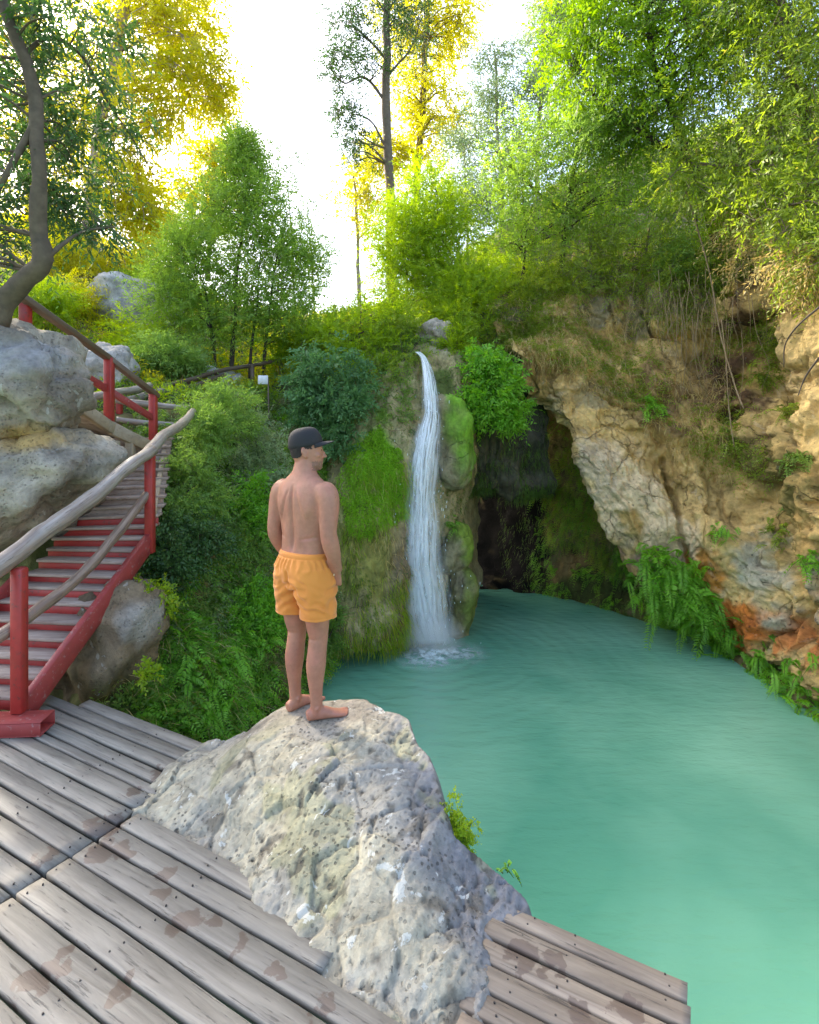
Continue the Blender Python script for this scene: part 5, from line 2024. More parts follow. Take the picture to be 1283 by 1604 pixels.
def tree(name, label, cat, trunks, blobs, leaf, bark='bark', group=None, L=.08, W=.03, nl=9, per=14, clumps=16, tw=.35, droop=.35, up=.2, ang=50, branch_r=.018, twigs=True, sub=5, clsig=.2, limbs=.4, dens=1.7):
    """trunk(s) with limbs to each leaf clump, and a crown of leaf sprays; returns the root"""
    t0 = np.asarray(trunks[0][0], float)
    root = thing(name, label, cat, t0[0] if t0.ndim > 1 else t0, group)
    wood = MB()
    tp, tr = [], []
    for pts, r0, r1 in trunks:
        q = polyline(pts, 26)
        q = q + np.stack([fbm(q * .9 + 3, 3), fbm(q * .9 + 33, 3), np.zeros(26)], 1) * min(.06, r0)
        rad = np.linspace(r0, r1, 26) * (1 + .12 * fbm(q * 3, 2))
        wood.tube(q, rad, 10, rng.random(), .25)
        tp.append(q[6:])
        tr.append(rad[6:])
    tp, tr = np.concatenate(tp), np.concatenate(tr)
    lv = Leaves()
    per = int(per * dens)
    L, W = L * 1.12, W * 1.25
    for b in blobs:
        k = max(3, int(clumps * 1.35 * (b[6] if len(b) > 6 else 1)))
        cen = in_blob(k, b)
        size = min(b[3], b[4]) * b[2] / F
        for c in cen:
            below = tp[:, 2] < c[2] - .05
            d = np.linalg.norm(tp - c, axis=1) + np.where(below, 0, 1.2)
            i = int(np.argmin(d))
            st = tp[i]
            if rng.random() < limbs:
                midp = lerp(st, c, .5) + np.array((0, 0, .12 * np.linalg.norm(c - st))) + rng.normal(size=3) * .05 * np.linalg.norm(c - st)
                br = polyline([st, midp, c], 9)
                rr = min(tr[i] * .55, branch_r)
                wood.tube(br, np.linspace(rr, rr * .25, 9), 5, rng.random(), 0, False)
        cc = np.repeat(cen, per, 0)
        pos = cc + rng.normal(size=cc.shape) * size * clsig
        dd = unit(unit(pos - cc) * .7 + rng.normal(size=cc.shape) * .6 + np.array((0, 0, up)))
        lv.sprays(pos, dd, tw, nl, L, W, droop, ang, tint=np.clip(np.repeat(rng.random(k), per) * .7 + rng.random(len(cc)) * .3, 0, 1))
        if twigs:
            for j in rng.choice(len(pos), min(len(pos), k * 3), replace=False):
                e = pos[j] + dd[j] * tw * .8 + DOWN * droop * tw * .5
                wood.tube([cc[j], lerp(cc[j], pos[j], .8), e], [branch_r * .28, branch_r * .2, branch_r * .1], 3, 0, 0, False)
    wood.build('trunk', M[bark], root, True)
    lv.build('crown', M[leaf], root)
    return root


def trunk(*pts):
    return [P(*t) for t in pts]


# --- left foreground
t1 = tree('leaning_tree', 'dark leaved tree with a bent grey trunk leaning out over the left boulders', 'tree',
          [(trunk((-6, 520, 4.6), (12, 470, 4.6), (45, 436, 4.55), (68, 412, 4.5), (64, 370, 4.5), (66, 300, 4.5), (62, 220, 4.5), (46, 140, 4.5), (20, 60, 4.5), (-8, -20, 4.5), (-40, -110, 4.5)), .088, .036),
           (trunk((70, 408, 4.5), (100, 382, 4.6), (135, 362, 4.8), (182, 356, 5.0)), .022, .006),
           (trunk((58, 190, 4.5), (30, 240, 4.45), (5, 290, 4.4), (-30, 340, 4.4)), .03, .015),
           (trunk((30, 90, 4.5), (80, 60, 4.8), (130, 90, 5.1), (170, 160, 5.3), (215, 230, 5.5), (250, 290, 5.6)), .02, .004)],
          [(-110, 330, 4.7, 100, 110, .6, 1.1), (-290, 330, 4.6, 150, 120, .8, 1.5), (-250, 180, 4.9, 130, 110, .8, 1.3), (-60, 420, 4.9, 60, 40, .4, .6), (-70, 210, 7.0, 110, 130, 1.0, 1.5), (-190, 320, 6.4, 120, 120, 1.0, 1.3), (20, 40, 4.6, 90, 70, .6), (95, 60, 4.9, 70, 60, .5), (110, 150, 5.0, 60, 70, .5), (35, 170, 4.7, 60, 70, .5), (125, 250, 5.2, 50, 60, .4), (20, 280, 4.7, 55, 70, .5), (95, 320, 5.1, 40, 40, .4), (160, 40, 5.2, 40, 40, .4, .6), (150, 368, 5.0, 35, 14, .2, .4), (0, 380, 4.8, 40, 50, .4, .5), (190, 190, 5.4, 35, 50, .3, .4)],  # clumps out of view at left are added to shade deck, rock and pool
          'leaf_dark', 'bark_lean', L=.075, W=.023, nl=9, per=7, clumps=11, tw=.28, droop=.45, up=-.1, ang=42, branch_r=.014, dens=1.2)

# --- yellow sunlit trees behind
tree('pine_tree', 'tall sunlit yellow pine with a pale trunk above the upper stair railing', 'tree',
     [(trunk((130, 420, 14.5), (142, 320, 14.5), (150, 240, 14.5), (176, 110, 14.5), (198, 0, 14.5), (215, -120, 14.5)), .20, .11)],
     [(245, 50, 14.5, 75, 70, 1.2), (310, 120, 14.5, 60, 40, 1), (240, 170, 14, 55, 45, 1), (190, 280, 14, 45, 65, 1), (290, 30, 15, 55, 40, 1), (150, 120, 15, 50, 90, 1), (335, 160, 15, 35, 25, .7, .6), (225, 330, 14.2, 40, 40, .8), (180, -30, 14.5, 90, 40, 1.2)],
     'leaf_yellow', 'bark_pale', L=.17, W=.05, nl=10, per=9, clumps=16, tw=.6, droop=.5, up=-.1, branch_r=.04)
tree('pine_tree', 'yellow lit tree whose crown shows through the dark leaves at the top left corner', 'tree',
     [(trunk((40, 460, 17), (50, 300, 17), (45, 120, 17), (60, -80, 17)), .2, .1)],
     [(-50, -30, 15.5, 90, 110, 1.4), (-150, 0, 14.5, 110, 150, 1.4), (-110, 150, 15, 90, 110, 1.4), (60, 120, 17, 80, 110, 1.4), (40, 290, 16.5, 80, 80, 1.4), (110, 220, 17, 60, 70, 1.2), (90, 380, 15.5, 70, 40, 1)],  # leftmost clumps, beyond the view, added to keep sun off the rock
     'leaf_yellow', 'bark', L=.18, W=.06, nl=9, per=9, clumps=18, tw=.6, droop=.4, branch_r=.04)
tree('pine_tree', 'small yellow tree against the white sky, behind the middle green tree', 'tree',
     [(trunk((325, 440, 17), (330, 330, 17), (340, 250, 17), (345, 215, 17)), .09, .03)],
     [(335, 250, 17, 35, 35, .7), (300, 300, 16.5, 40, 35, .8), (250, 380, 16, 40, 35, .8), (350, 300, 17, 30, 40, .7)],
     'leaf_yellow', 'bark', L=.15, W=.05, nl=9, per=9, clumps=12, tw=.5, branch_r=.03)
# --- middle green tree of many thin stems
tree('young_tree', 'bright green bushy young tree with several thin stems in the middle of the valley', 'tree',
     [(trunk((362, 600, 10.6), (368, 520, 10.6), (372, 420, 10.7), (385, 300, 10.8), (392, 245, 10.8)), .045, .012),
      (trunk((415, 590, 10.7), (418, 520, 10.7), (430, 430, 10.8), (448, 330, 10.9)), .035, .01),
      (trunk((392, 595, 10.5), (395, 540, 10.5), (405, 460, 10.6), (410, 360, 10.7)), .035, .01),
      (trunk((340, 600, 10.4), (335, 540, 10.4), (322, 460, 10.4), (300, 400, 10.4)), .035, .01)],
     [(386, 240, 10.8, 16, 26, .3, .6), (384, 280, 10.8, 32, 36, .6), (355, 345, 10.7, 55, 46, .8), (425, 345, 10.8, 52, 52, .8), (320, 430, 10.5, 60, 55, .8), (400, 430, 10.7, 80, 60, .9), (465, 420, 10.9, 42, 60, .6), (285, 400, 10.4, 32, 40, .5, .6), (350, 500, 10.5, 75, 45, .8), (430, 500, 10.7, 65, 45, .8), (270, 480, 10.2, 38, 50, .5, .7)],
     'leaf_fresh', 'bark_dark', L=.08, W=.022, nl=13, per=14, clumps=19, tw=.5, droop=.15, up=.6, ang=36, branch_r=.014, clsig=.3, dens=1.9)
tree('young_tree', 'sparse thin leaved dark sapling tips right of the bright green bushy tree', 'tree',
     [(trunk((470, 585, 11.6), (462, 480, 11.6), (455, 350, 11.6), (448, 245, 11.6)), .03, .006),
      (trunk((495, 580, 11.8), (492, 480, 11.8), (485, 380, 11.8), (478, 300, 11.8)), .025, .005)],
     [(450, 265, 11.6, 32, 40, .4), (478, 330, 11.7, 28, 50, .4), (490, 420, 11.8, 28, 50, .4), (480, 500, 11.7, 40, 40, .4)],
     'leaf_grey', 'bark_dark', L=.075, W=.022, nl=8, per=4, clumps=13, tw=.35, up=.5, branch_r=.008)
# --- tall trees in the middle
tree('tall_tree', 'tall thin trunked tree with sparse dark twigs rising into the white sky above the waterfall', 'tree',
     [(trunk((616, 480, 17), (612, 380, 17), (608, 260, 17), (604, 120, 17), (606, 0, 17), (612, -140, 17)), .17, .10),
      (trunk((604, 160, 17), (570, 120, 16.8), (540, 130, 16.6), (518, 110, 16.5)), .05, .01),
      (trunk((606, 100, 17), (575, 60, 16.8), (545, 30, 16.6), (530, 0, 16.5)), .045, .01),
      (trunk((605, 230, 17), (580, 190, 16.8), (555, 180, 16.6), (540, 200, 16.5)), .04, .01),
      (trunk((606, 120, 17), (640, 80, 17), (660, 30, 17)), .045, .01)],
     [(535, 110, 16.5, 32, 40, .6), (545, 40, 16.5, 30, 40, .6), (550, 195, 16.5, 32, 38, .6), (580, 90, 16.8, 32, 50, .6, .7), (600, 20, 17, 45, 40, .6), (640, 60, 17, 40, 60, .6), (560, 240, 16.6, 30, 30, .5, .6)],
     'leaf_dark', 'bark', L=.12, W=.036, nl=8, per=6, clumps=17, tw=.55, droop=.3, up=.2, branch_r=.035)
tree('pine_tree', 'yellow lit crown directly behind the tall thin trunk at the top of the photo', 'tree',
     [(trunk((655, 470, 20), (652, 330, 20), (660, 180, 20), (668, 20, 20), (670, -120, 20)), .16, .08)],
     [(650, 120, 20, 48, 60, 1.1), (690, 50, 20, 50, 60, 1.1), (650, 230, 20, 45, 60, 1), (720, 20, 20, 35, 50, .9), (635, 20, 20, 50, 50, 1), (680, 170, 20, 42, 50, .9), (600, 240, 20, 35, 30, .8)],
     'leaf_yellow', 'bark', L=.19, W=.055, nl=9, per=8, clumps=15, tw=.65, droop=.4, branch_r=.04)
tree('tall_tree', 'slim bare stemmed tree with a small rusty yellow crown left of the tall trunk', 'tree',
     [(trunk((562, 500, 16), (561, 420, 16), (558, 340, 16), (556, 270, 16)), .07, .03)],
     [(560, 285, 16, 36, 28, .6), (545, 320, 16, 28, 32, .5, .6), (585, 320, 16, 26, 30, .5, .6), (565, 360, 16, 30, 30, .5, .4)],
     'leaf_yellow', 'bark_pale', L=.12, W=.04, nl=9, per=7, clumps=11, tw=.4, droop=.5, up=-.2, branch_r=.02)
# --- lime bushes above the fall
tree('feathery_tree', 'feathery lime green tree above the waterfall, right of the tall trunk', 'tree',
     [(trunk((690, 540, 11.6), (688, 440, 11.6), (686, 370, 11.7), (684, 300, 11.8)), .03, .01),
      (trunk((640, 520, 12), (638, 440, 12), (630, 360, 12)), .03, .01)],
     [(665, 320, 12, 50, 42, .7), (630, 375, 12, 48, 42, .7), (690, 380, 11.8, 50, 42, .7), (640, 435, 12, 55, 40, .7), (705, 440, 11.6, 48, 40, .6)],
     'leaf_lime', 'bark_dark', L=.08, W=.023, nl=14, per=14, clumps=19, tw=.5, droop=.25, up=.5, ang=33, branch_r=.012, clsig=.3, dens=2.3)
tree('feathery_tree', 'yellow green bush standing right above the lip of the fall', 'bush',
     [(trunk((735, 570, 10.6), (738, 520, 10.6), (740, 460, 10.7)), .03, .01)],
     [(735, 500, 10.7, 36, 42, .5), (745, 450, 10.9, 36, 36, .5), (720, 545, 10.4, 22, 34, .4), (700, 490, 11.2, 34, 32, .5)],
     'leaf_lime', 'bark_dark', L=.075, W=.022, nl=14, per=15, clumps=14, tw=.38, droop=.2, up=.7, ang=35, branch_r=.01)
tree('feathery_tree', 'soft green bush at the cliff edge left above the waterfall', 'bush',
     [(trunk((560, 580, 10.2), (562, 540, 10.2), (566, 490, 10.3)), .03, .01)],
     [(530, 535, 10.1, 45, 38, .5), (585, 510, 10.6, 45, 42, .5), (625, 500, 10.8, 34, 46, .5), (540, 580, 9.9, 42, 34, .4), (600, 560, 10.1, 34, 30, .4)],
     'leaf_lime', 'bark_dark', L=.07, W=.02, nl=14, per=15, clumps=14, tw=.36, droop=.3, up=.5, ang=35, branch_r=.01)
# --- sparse bluish trees against the sky, right of centre
tree('tall_tree', 'sparse blue grey tree letting the white sky through, right of the yellow crown', 'tree',
     [(trunk((790, 470, 15), (786, 330, 15), (780, 200, 15), (775, 80, 15)), .07, .02),
      (trunk((845, 420, 14.5), (842, 260, 14.5), (850, 100, 14.5), (858, -60, 14.5)), .08, .03),
      (trunk((735, 480, 15.5), (730, 350, 15.5), (728, 230, 15.5)), .05, .015)],
     [(775, 130, 15, 38, 60, .7), (740, 240, 15.3, 42, 60, .7), (800, 230, 15, 45, 60, .7), (845, 60, 14.5, 34, 70, .7), (850, 170, 14.5, 38, 50, .6), (730, 330, 15.3, 45, 50, .7), (790, 330, 14.8, 50, 50, .7), (890, 20, 14.5, 35, 40, .6)],
     'leaf_grey', 'bark_pale', L=.12, W=.032, nl=9, per=11, clumps=19, tw=.5, droop=.25, up=.3, branch_r=.022)
# --- canopy at the right
tree('broadleaf_tree', 'bright green broad leaved tree overhanging the cliff at the top right', 'tree',
     [(trunk((1130, 440, 10.2), (1110, 330, 9.9), (1070, 210, 9.5), (1030, 110, 9.2), (1010, 10, 9)), .10, .04),
      (trunk((1085, 250, 9.6), (1010, 210, 9.5), (950, 170, 9.5), (900, 120, 9.6)), .05, .015)],
     [(1000, 60, 9, 95, 80, 1), (1090, 90, 8.8, 90, 80, 1), (940, 130, 9.5, 75, 70, .9), (1060, -10, 9, 110, 50, 1), (960, 20, 9.4, 80, 60, .9), (1030, 170, 9.3, 80, 55, .8), (900, 60, 9.8, 45, 60, .7), (1150, 30, 8.6, 80, 80, .9)],
     'leaf_mid', 'bark_dark', L=.10, W=.032, nl=10, per=9, clumps=19, tw=.45, droop=.3, up=.1, ang=48, branch_r=.022, clsig=.32)
tree('broadleaf_tree', 'olive green tree with drooping leaves filling the right edge above the cliff', 'tree',
     [(trunk((1330, 430, 7.6), (1300, 300, 7.6), (1260, 180, 7.6), (1230, 60, 7.6), (1220, -60, 7.6)), .10, .04),
      (trunk((1262, 230, 7.6), (1200, 250, 7.9), (1140, 260, 8.4), (1060, 255, 9.0)), .045, .01),
      (trunk((1300, 320, 7.4), (1240, 320, 7.3), (1180, 345, 7.5)), .04, .01)],
     [(1220, 60, 7.6, 90, 90, .9), (1260, 170, 7.3, 80, 90, .8), (1170, 180, 8, 90, 70, .8), (1240, 280, 7.3, 80, 60, .7), (1130, 260, 8.5, 80, 50, .7), (1290, 30, 7.2, 60, 90, .8), (1180, -20, 7.8, 100, 50, .9), (1290, 370, 7, 50, 50, .5)],
     'leaf_olive', 'bark', L=.085, W=.024, nl=11, per=10, clumps=18, tw=.40, droop=.35, up=0, ang=44, branch_r=.02, clsig=.32)
tree('broadleaf_tree', 'mid green tree with dark branches on the cliff edge, left of the brightest tree', 'tree',
     [(trunk((880, 420, 11.8), (885, 350, 11.6), (900, 260, 11.2), (915, 180, 11)), .06, .02),
      (trunk((890, 340, 11.6), (840, 300, 11.5), (800, 260, 11.5), (770, 230, 11.6)), .035, .01),
      (trunk((820, 440, 12), (822, 360, 12), (815, 290, 11.9)), .04, .012)],
     [(830, 230, 11.4, 60, 55, .8), (900, 200, 11, 60, 55, .8), (790, 300, 11.7, 50, 50, .7), (880, 290, 11.2, 75, 50, .8), (960, 250, 10.6, 65, 50, .7), (820, 360, 11.7, 55, 40, .6), (920, 340, 11, 70, 40, .6), (1000, 300, 10.4, 70, 42, .6)],
     'leaf_fresh', 'bark_dark', L=.085, W=.028, nl=10, per=9, clumps=17, tw=.42, droop=.25, up=.2, ang=46, branch_r=.018, clsig=.32)
tree('scrub_bush', 'straggly olive and brown scrub on the slope above the ochre cliff', 'bush',
     [(trunk((1010, 450, 10.8), (1012, 400, 10.8), (1020, 350, 10.7)), .04, .01), (trunk((1120, 450, 10.2), (1100, 390, 10.1), (1090, 330, 10)), .04, .01), (trunk((930, 450, 11), (925, 400, 11), (930, 360, 11)), .03, .01)],
     [(900, 400, 11, 70, 40, .6), (1000, 380, 10.6, 80, 50, .6), (1090, 360, 10.1, 70, 50, .6), (1060, 430, 10.2, 70, 36, .5), (960, 440, 10.7, 70, 34, .5), (1140, 420, 9.7, 55, 50, .5)],
     'leaf_olive', 'bark', L=.075, W=.02, nl=11, per=9, clumps=15, tw=.36, droop=.45, up=.1, ang=38, branch_r=.014)
tree('scrub_bush', 'brown twiggy scrub hanging beneath the olive tree at the right edge', 'bush',
     [(trunk((1240, 440, 8.2), (1225, 400, 8.2), (1210, 360, 8.1)), .04, .01), (trunk((1330, 450, 7), (1300, 420, 7), (1270, 390, 7)), .03, .01)],
     [(1200, 390, 8.4, 55, 50, .5), (1260, 420, 7.4, 50, 36, .4), (1165, 330, 8.8, 60, 40, .5)],
     'dry', 'bark', L=.085, W=.02, nl=9, per=6, clumps=12, tw=.38, droop=.7, up=-.2, ang=40, branch_r=.014)

# --- shrubs standing on the bank and the fall
def shrub(name, label, cat, base, blobs, leaf, group=None, **kw):
    b = P(*base) if len(base) == 3 else base
    top = P(*blobs[0][:3])
    tr = [([b, lerp(b, top, .5) + np.array((.02, -.03, .02)), top], .018, .006)]
    return tree(name, label, cat, tr, blobs, leaf, kw.pop('bark', 'bark_dark'), group, **dict(dict(L=.07, W=.028, nl=9, per=9, clumps=11, tw=.26, droop=.3, up=.35, ang=48, branch_r=.008), **kw))


shrub('shrub', 'dark blue green bush directly above the man\'s cap, left of the moss', 'bush', (505, 690, 9.2),
      [(505, 580, 9.0, 42, 42, .4), (535, 630, 8.95, 38, 42, .35), (490, 640, 9.0, 36, 40, .35), (520, 690, 8.9, 32, 30, .3), (560, 600, 9.1, 26, 40, .3), (480, 595, 9.1, 24, 34, .3)], 'leaf_blue', L=.085, W=.032)
shrub('shrub', 'leafy bright green bush right of the upper fall, under the cliff edge', 'bush', (770, 670, 9.9),
      [(755, 580, 9.8, 32, 32, .35), (775, 620, 9.7, 38, 40, .35), (800, 650, 9.8, 24, 24, .25), (745, 640, 9.7, 22, 30, .25), (790, 590, 10, 26, 30, .3)], 'leaf_fern', L=.10, W=.034, tw=.3)
shrub('shrub', 'grassy green tuft hanging from the left edge of the waterfall lip', 'bush', (640, 560, 9.9),
      [(610, 585, 9.7, 34, 30, .3), (645, 570, 9.9, 20, 22, .2), (640, 520, 10.4, 30, 30, .3)], 'leaf_olive', L=.09, W=.014, droop=.8, up=0)
shrub('shrub', 'feathery green bush beside the log handrail, in front of the log landing', 'bush', (330, 720, 7.2),
      [(330, 640, 7.4, 32, 32, .3), (355, 670, 7.3, 36, 34, .3), (320, 695, 7.0, 32, 34, .3), (375, 650, 7.8, 34, 30, .3)], 'leaf_green', L=.06, W=.016, nl=13, per=12, tw=.28, up=.6)
shrub('shrub', 'fine leaved shrub overgrowing the stairs at the right end of the treads', 'bush', (290, 790, 6.3),
      [(300, 740, 6.5, 26, 30, .25), (318, 780, 6.5, 34, 30, .28), (290, 800, 6.2, 22, 26, .2)], 'leaf_green', L=.055, W=.018, nl=11, per=10, tw=.24, up=.4)
shrub('shrub', 'grey green bush on the shaded slope left of the man\'s head', 'bush', (410, 770, 8.2),
      [(400, 690, 8.3, 38, 36, .35), (430, 740, 8.1, 32, 36, .3), (385, 740, 7.8, 32, 32, .3)], 'leaf_grey', L=.06, W=.02, nl=11, per=11)
shrub('shrub', 'light green plant on the slope touching the man\'s left shoulder', 'bush', (400, 830, 7.2),
      [(390, 780, 7.3, 32, 28, .3), (415, 810, 7.2, 22, 26, .25)], 'leaf_fern', L=.065, W=.022)
shrub('shrub', 'dark tangled shrub below the stair post, left of the slope', 'bush', (290, 880, 5.9),
      [(285, 850, 5.8, 36, 32, .25), (320, 850, 6.1, 32, 34, .25), (270, 890, 5.6, 26, 22, .2)], 'leaf_dark', L=.06, W=.02)
shrub('shrub', 'mid green shrub level with the man\'s left elbow', 'bush', (375, 880, 6.9),
      [(360, 850, 6.8, 32, 30, .25), (390, 870, 6.9, 26, 26, .25)], 'leaf_green', L=.055, W=.02)
shrub('shrub', 'pale leaved sprig spilling over the top of the brown boulder', 'bush', (235, 935, 5.1),
      [(232, 925, 4.95, 26, 18, .12), (252, 945, 5.0, 16, 16, .1)], 'leaf_lime', L=.05, W=.022, clumps=7, per=5, tw=.16)
shrub('shrub', 'small yellow green sprig growing on the face of the brown boulder', 'sprig', (232, 1062, 4.62),
      [(231, 1055, 4.5, 14, 12, .06)], 'leaf_lime', L=.04, W=.02, clumps=5, per=4, tw=.1)
shrub('shrub', 'dense bright green bush beside the man\'s left thigh', 'bush', (415, 985, 6.6),
      [(405, 935, 6.6, 34, 26, .25), (425, 965, 6.6, 24, 26, .22), (385, 970, 6.3, 28, 22, .22)], 'leaf_fern', L=.055, W=.024)
shrub('shrub', 'leafy green plant low between the man\'s legs and the pool', 'bush', (505, 1020, 7.6),
      [(520, 985, 7.9, 18, 32, .2), (478, 1030, 7.2, 12, 34, .2)], 'leaf_green', L=.055, W=.022)

for px, py, Y, rx, ry, leaf, lab in ((95, 390, 13.5, 50, 30, 'leaf_yellow', 'yellow bush on the hill left of the white rock outcrop'),
                                     (240, 440, 13.5, 42, 40, 'leaf_lime', 'lime green bush just right of the white rock outcrop'),
                                     (180, 400, 15, 60, 34, 'leaf_yellow', 'yellow scrub growing above the white rock outcrop'),
                                     (215, 535, 10.5, 50, 34, 'leaf_lime', 'light green bush between the red railing and the thin stemmed tree'),
                                     (112, 470, 11.5, 28, 30, 'leaf_yellow', 'yellow grassy bush directly left of the white rock outcrop, above the red railing'),
                                     (265, 560, 9.6, 40, 28, 'leaf_green', 'fresh green bush at the near end of the log railing'),
                                     (310, 350, 16.5, 50, 30, 'leaf_lime', 'distant lime crown on the ridge under the white sky'),
                                     (475, 540, 11.2, 40, 34, 'leaf_lime', 'bright bush behind the white sign at the path end'),
                                     (60, 470, 10, 46, 30, 'leaf_lime', 'lime bush behind the top of the dark railing')):
    b_ = P(px, py + ry, Y)
    shrub('hill_bush', lab, 'bush', (px, py + ry, Y), [(px, py, Y, rx, ry, .7), (px - rx * .5, py + ry * .4, Y - .2, rx * .6, ry * .6, .5), (px + rx * .5, py + ry * .3, Y - .2, rx * .6, ry * .6, .5)], leaf, 'bushes on the far hillside', L=.085, W=.024, nl=11, per=10, clumps=13, tw=.4, clsig=.3)
for px, py, Y, rx, ry, leaf, lab in ((800, 430, 12.6, 55, 40, 'leaf_lime', 'light green bush on the cliff top right of the yellow green bush'),
                                     (860, 455, 11.8, 46, 30, 'leaf_olive', 'olive bush at the cliff edge over the dark cave'),
                                     (1100, 400, 10.6, 60, 40, 'leaf_green', 'green bush in front of the scrub over the root curtain'),
                                     (1180, 300, 9.2, 60, 46, 'leaf_lime', 'bright leaf cluster low in the olive tree at the right'),
                                     (960, 190, 10, 60, 50, 'leaf_green', 'shaded green crown under the bright broad leaved tree')):
    shrub('cliff_bush', lab, 'bush', (px, py + ry, Y), [(px, py, Y, rx, ry, .6), (px - rx * .5, py + ry * .4, Y - .2, rx * .6, ry * .6, .5), (px + rx * .5, py + ry * .3, Y - .2, rx * .6, ry * .6, .5)], leaf, 'bushes along the right cliff top', L=.08, W=.026, nl=11, per=10, clumps=13, tw=.4, clsig=.3)

# --- ferns
def fern(label, c, n, length, group=None, leaf='leaf_fern', facing=(0, -1, .3), npair=14, wid=.24, W=.022, droop=.7, spread=.75, jit=.08, name='fern', cat='fern'):
    root = thing(name, label, cat, c, group)
    lv = Leaves()
    b = np.asarray(c) + rng.normal(size=(n, 3)) * jit
    d = unit(np.asarray(facing)[None] + rng.normal(size=(n, 3)) * spread)
    lv.fronds(b, d, length, npair, wid, W, droop)
    lv.build('fronds', M[leaf], root)
    st_ = MB()
    for i in range(0, n, 2 if n > 400 else 1):
        L_ = length * .8
        st_.tube([b[i], b[i] + d[i] * L_ * .5 + DOWN * droop * L_ * .25, b[i] + d[i] * L_ + DOWN * droop * L_], [.004, .003, .0015], 3, 0, 0, False)
    st_.build('stems', M['moss_wet'], root)
    return root


def wallp(px, py, off=.05):
    p, n = wall.at(px, py)
    return p + n * off


fg = 'ferns along the waterline under the right cliff'
for px, py, n, L_, lab in ((1030, 885, 26, .50, 'uppermost bright fern at the left end of the big clump by the water'),
                           (1068, 905, 34, .55, 'big bright green fern in the middle of the clump under the cliff lip'),
                           (1050, 950, 34, .50, 'bright fern hanging low over the waterline in the big clump'),
                           (1098, 945, 36, .52, 'right hand fern of the big clump beside the orange rock streak'),
                           (1118, 985, 28, .42, 'lowest fern at the right end of the big clump, touching the water'),
                           (1010, 925, 18, .36, 'thin dark fern at the left foot of the big clump, toward the cave'),
                           (1162, 1012, 30, .36, 'bright fern just right of the orange rock streak at the waterline'),
                           (1195, 1035, 24, .34, 'green fern midway along the waterline to the right'),
                           (1228, 1055, 24, .32, 'leafy fern below the orange stained rock at the right'),
                           (1272, 1085, 26, .34, 'light green fern at the right edge of the photo by the water')):
    pc_, nc_ = (cliff if py < 1000 else wall).at(px, py - (6 if py < 1000 else 14))
    fern(lab, pc_ + np.array((-.12, -.22, 0)), int(n * 2.0), L_ * .95, fg, facing=(-.35, -.8, .55), spread=.75, npair=20, W=.026, wid=.22, jit=.16)
for px, py, n, L_, leaf, lab in ((285, 1010, 22, .30, 'leaf_fern', 'dark fern against the right side of the brown boulder'),
                                 (300, 1060, 26, .30, 'leaf_fern', 'bright fern low beside the brown boulder, above the deck edge'),
                                 (320, 1105, 30, .30, 'leaf_fern', 'lowest bright fern over the dark water beside the deck edge'),
                                 (345, 1050, 22, .28, 'leaf_fern', 'fern with round pale leaves in the middle of the lower slope'),
                                 (365, 1010, 24, .30, 'leaf_fern', 'green fern left of the man\'s left knee'),
                                 (400, 1015, 24, .28, 'leaf_fern', 'fern touching the man\'s left knee'),
                                 (330, 950, 24, .32, 'leaf_green', 'mid slope fern under the tangled dark shrub'),
                                 (310, 915, 20, .30, 'leaf_green', 'fern near the foot of the stairs post above the brown boulder'),
                                 (360, 920, 22, .30, 'leaf_green', 'fern on the slope level with the waistband of the shorts'),
                                 (395, 1060, 16, .24, 'leaf_green', 'small fern beside the man\'s left calf')):
    p, n_ = bank.at(px, py)
    fern(lab, p + n_ * .06, n, L_, 'ferns on the overgrown bank', leaf, facing=(.25, -.6, .6), W=.022, wid=.24, jit=.07)
# fern on the pool side of the foreground rock
rc = P(712, 1300, 2.70)
mf = thing('fern', 'bright lime green maidenhair fern at the rock edge over the pool', 'fern', rc)
lv = Leaves()
wd = MB()
for i in range(34):
    a_ = P(rng.uniform(690, 722), rng.uniform(1330, 1362), 2.52)
    b_ = P(rng.normal(712, 13) + (i % 5) * 7, rng.uniform(1240, 1345) + (i % 5) * 9, 2.62 + rng.normal() * .05)
    c_ = lerp(a_, b_, .55) + np.array((.02, 0, .03))
    q_ = polyline([a_, c_, b_], 8)
    wd.tube(q_, np.linspace(.0022, .001, 8), 3, 0, 0, False)
    lv.sprays(q_[2:], rdir(6, .2, (.4, -.2, 0)), .055, 6, .017, .017, .3, 60)
    lv.sprays(q_[3:], rdir(5, .2, (-.1, -.4, 0)), .05, 6, .017, .017, .3, 60)
lv.build('fronds', M['leaf_lime'], mf)
wd.build('stems', M['moss_wet'], mf)
fern('tiny dark green sprig at the pale rock tip over the water', P(798, 1362, 2.58), 8, .06, None, 'leaf_fern', facing=(.2, 0, .6), npair=6, W=.012, jit=.015)
fern('bright grass tuft on the middle tufa boss beside the fall', P(708, 822, 9.35), 20, .22, None, 'leaf_fern', facing=(0, -.4, .8), npair=9, W=.02, jit=.07, droop=.8, name='grass_tuft', cat='grass tuft')
cg = 'small plants rooted in the right cliff'
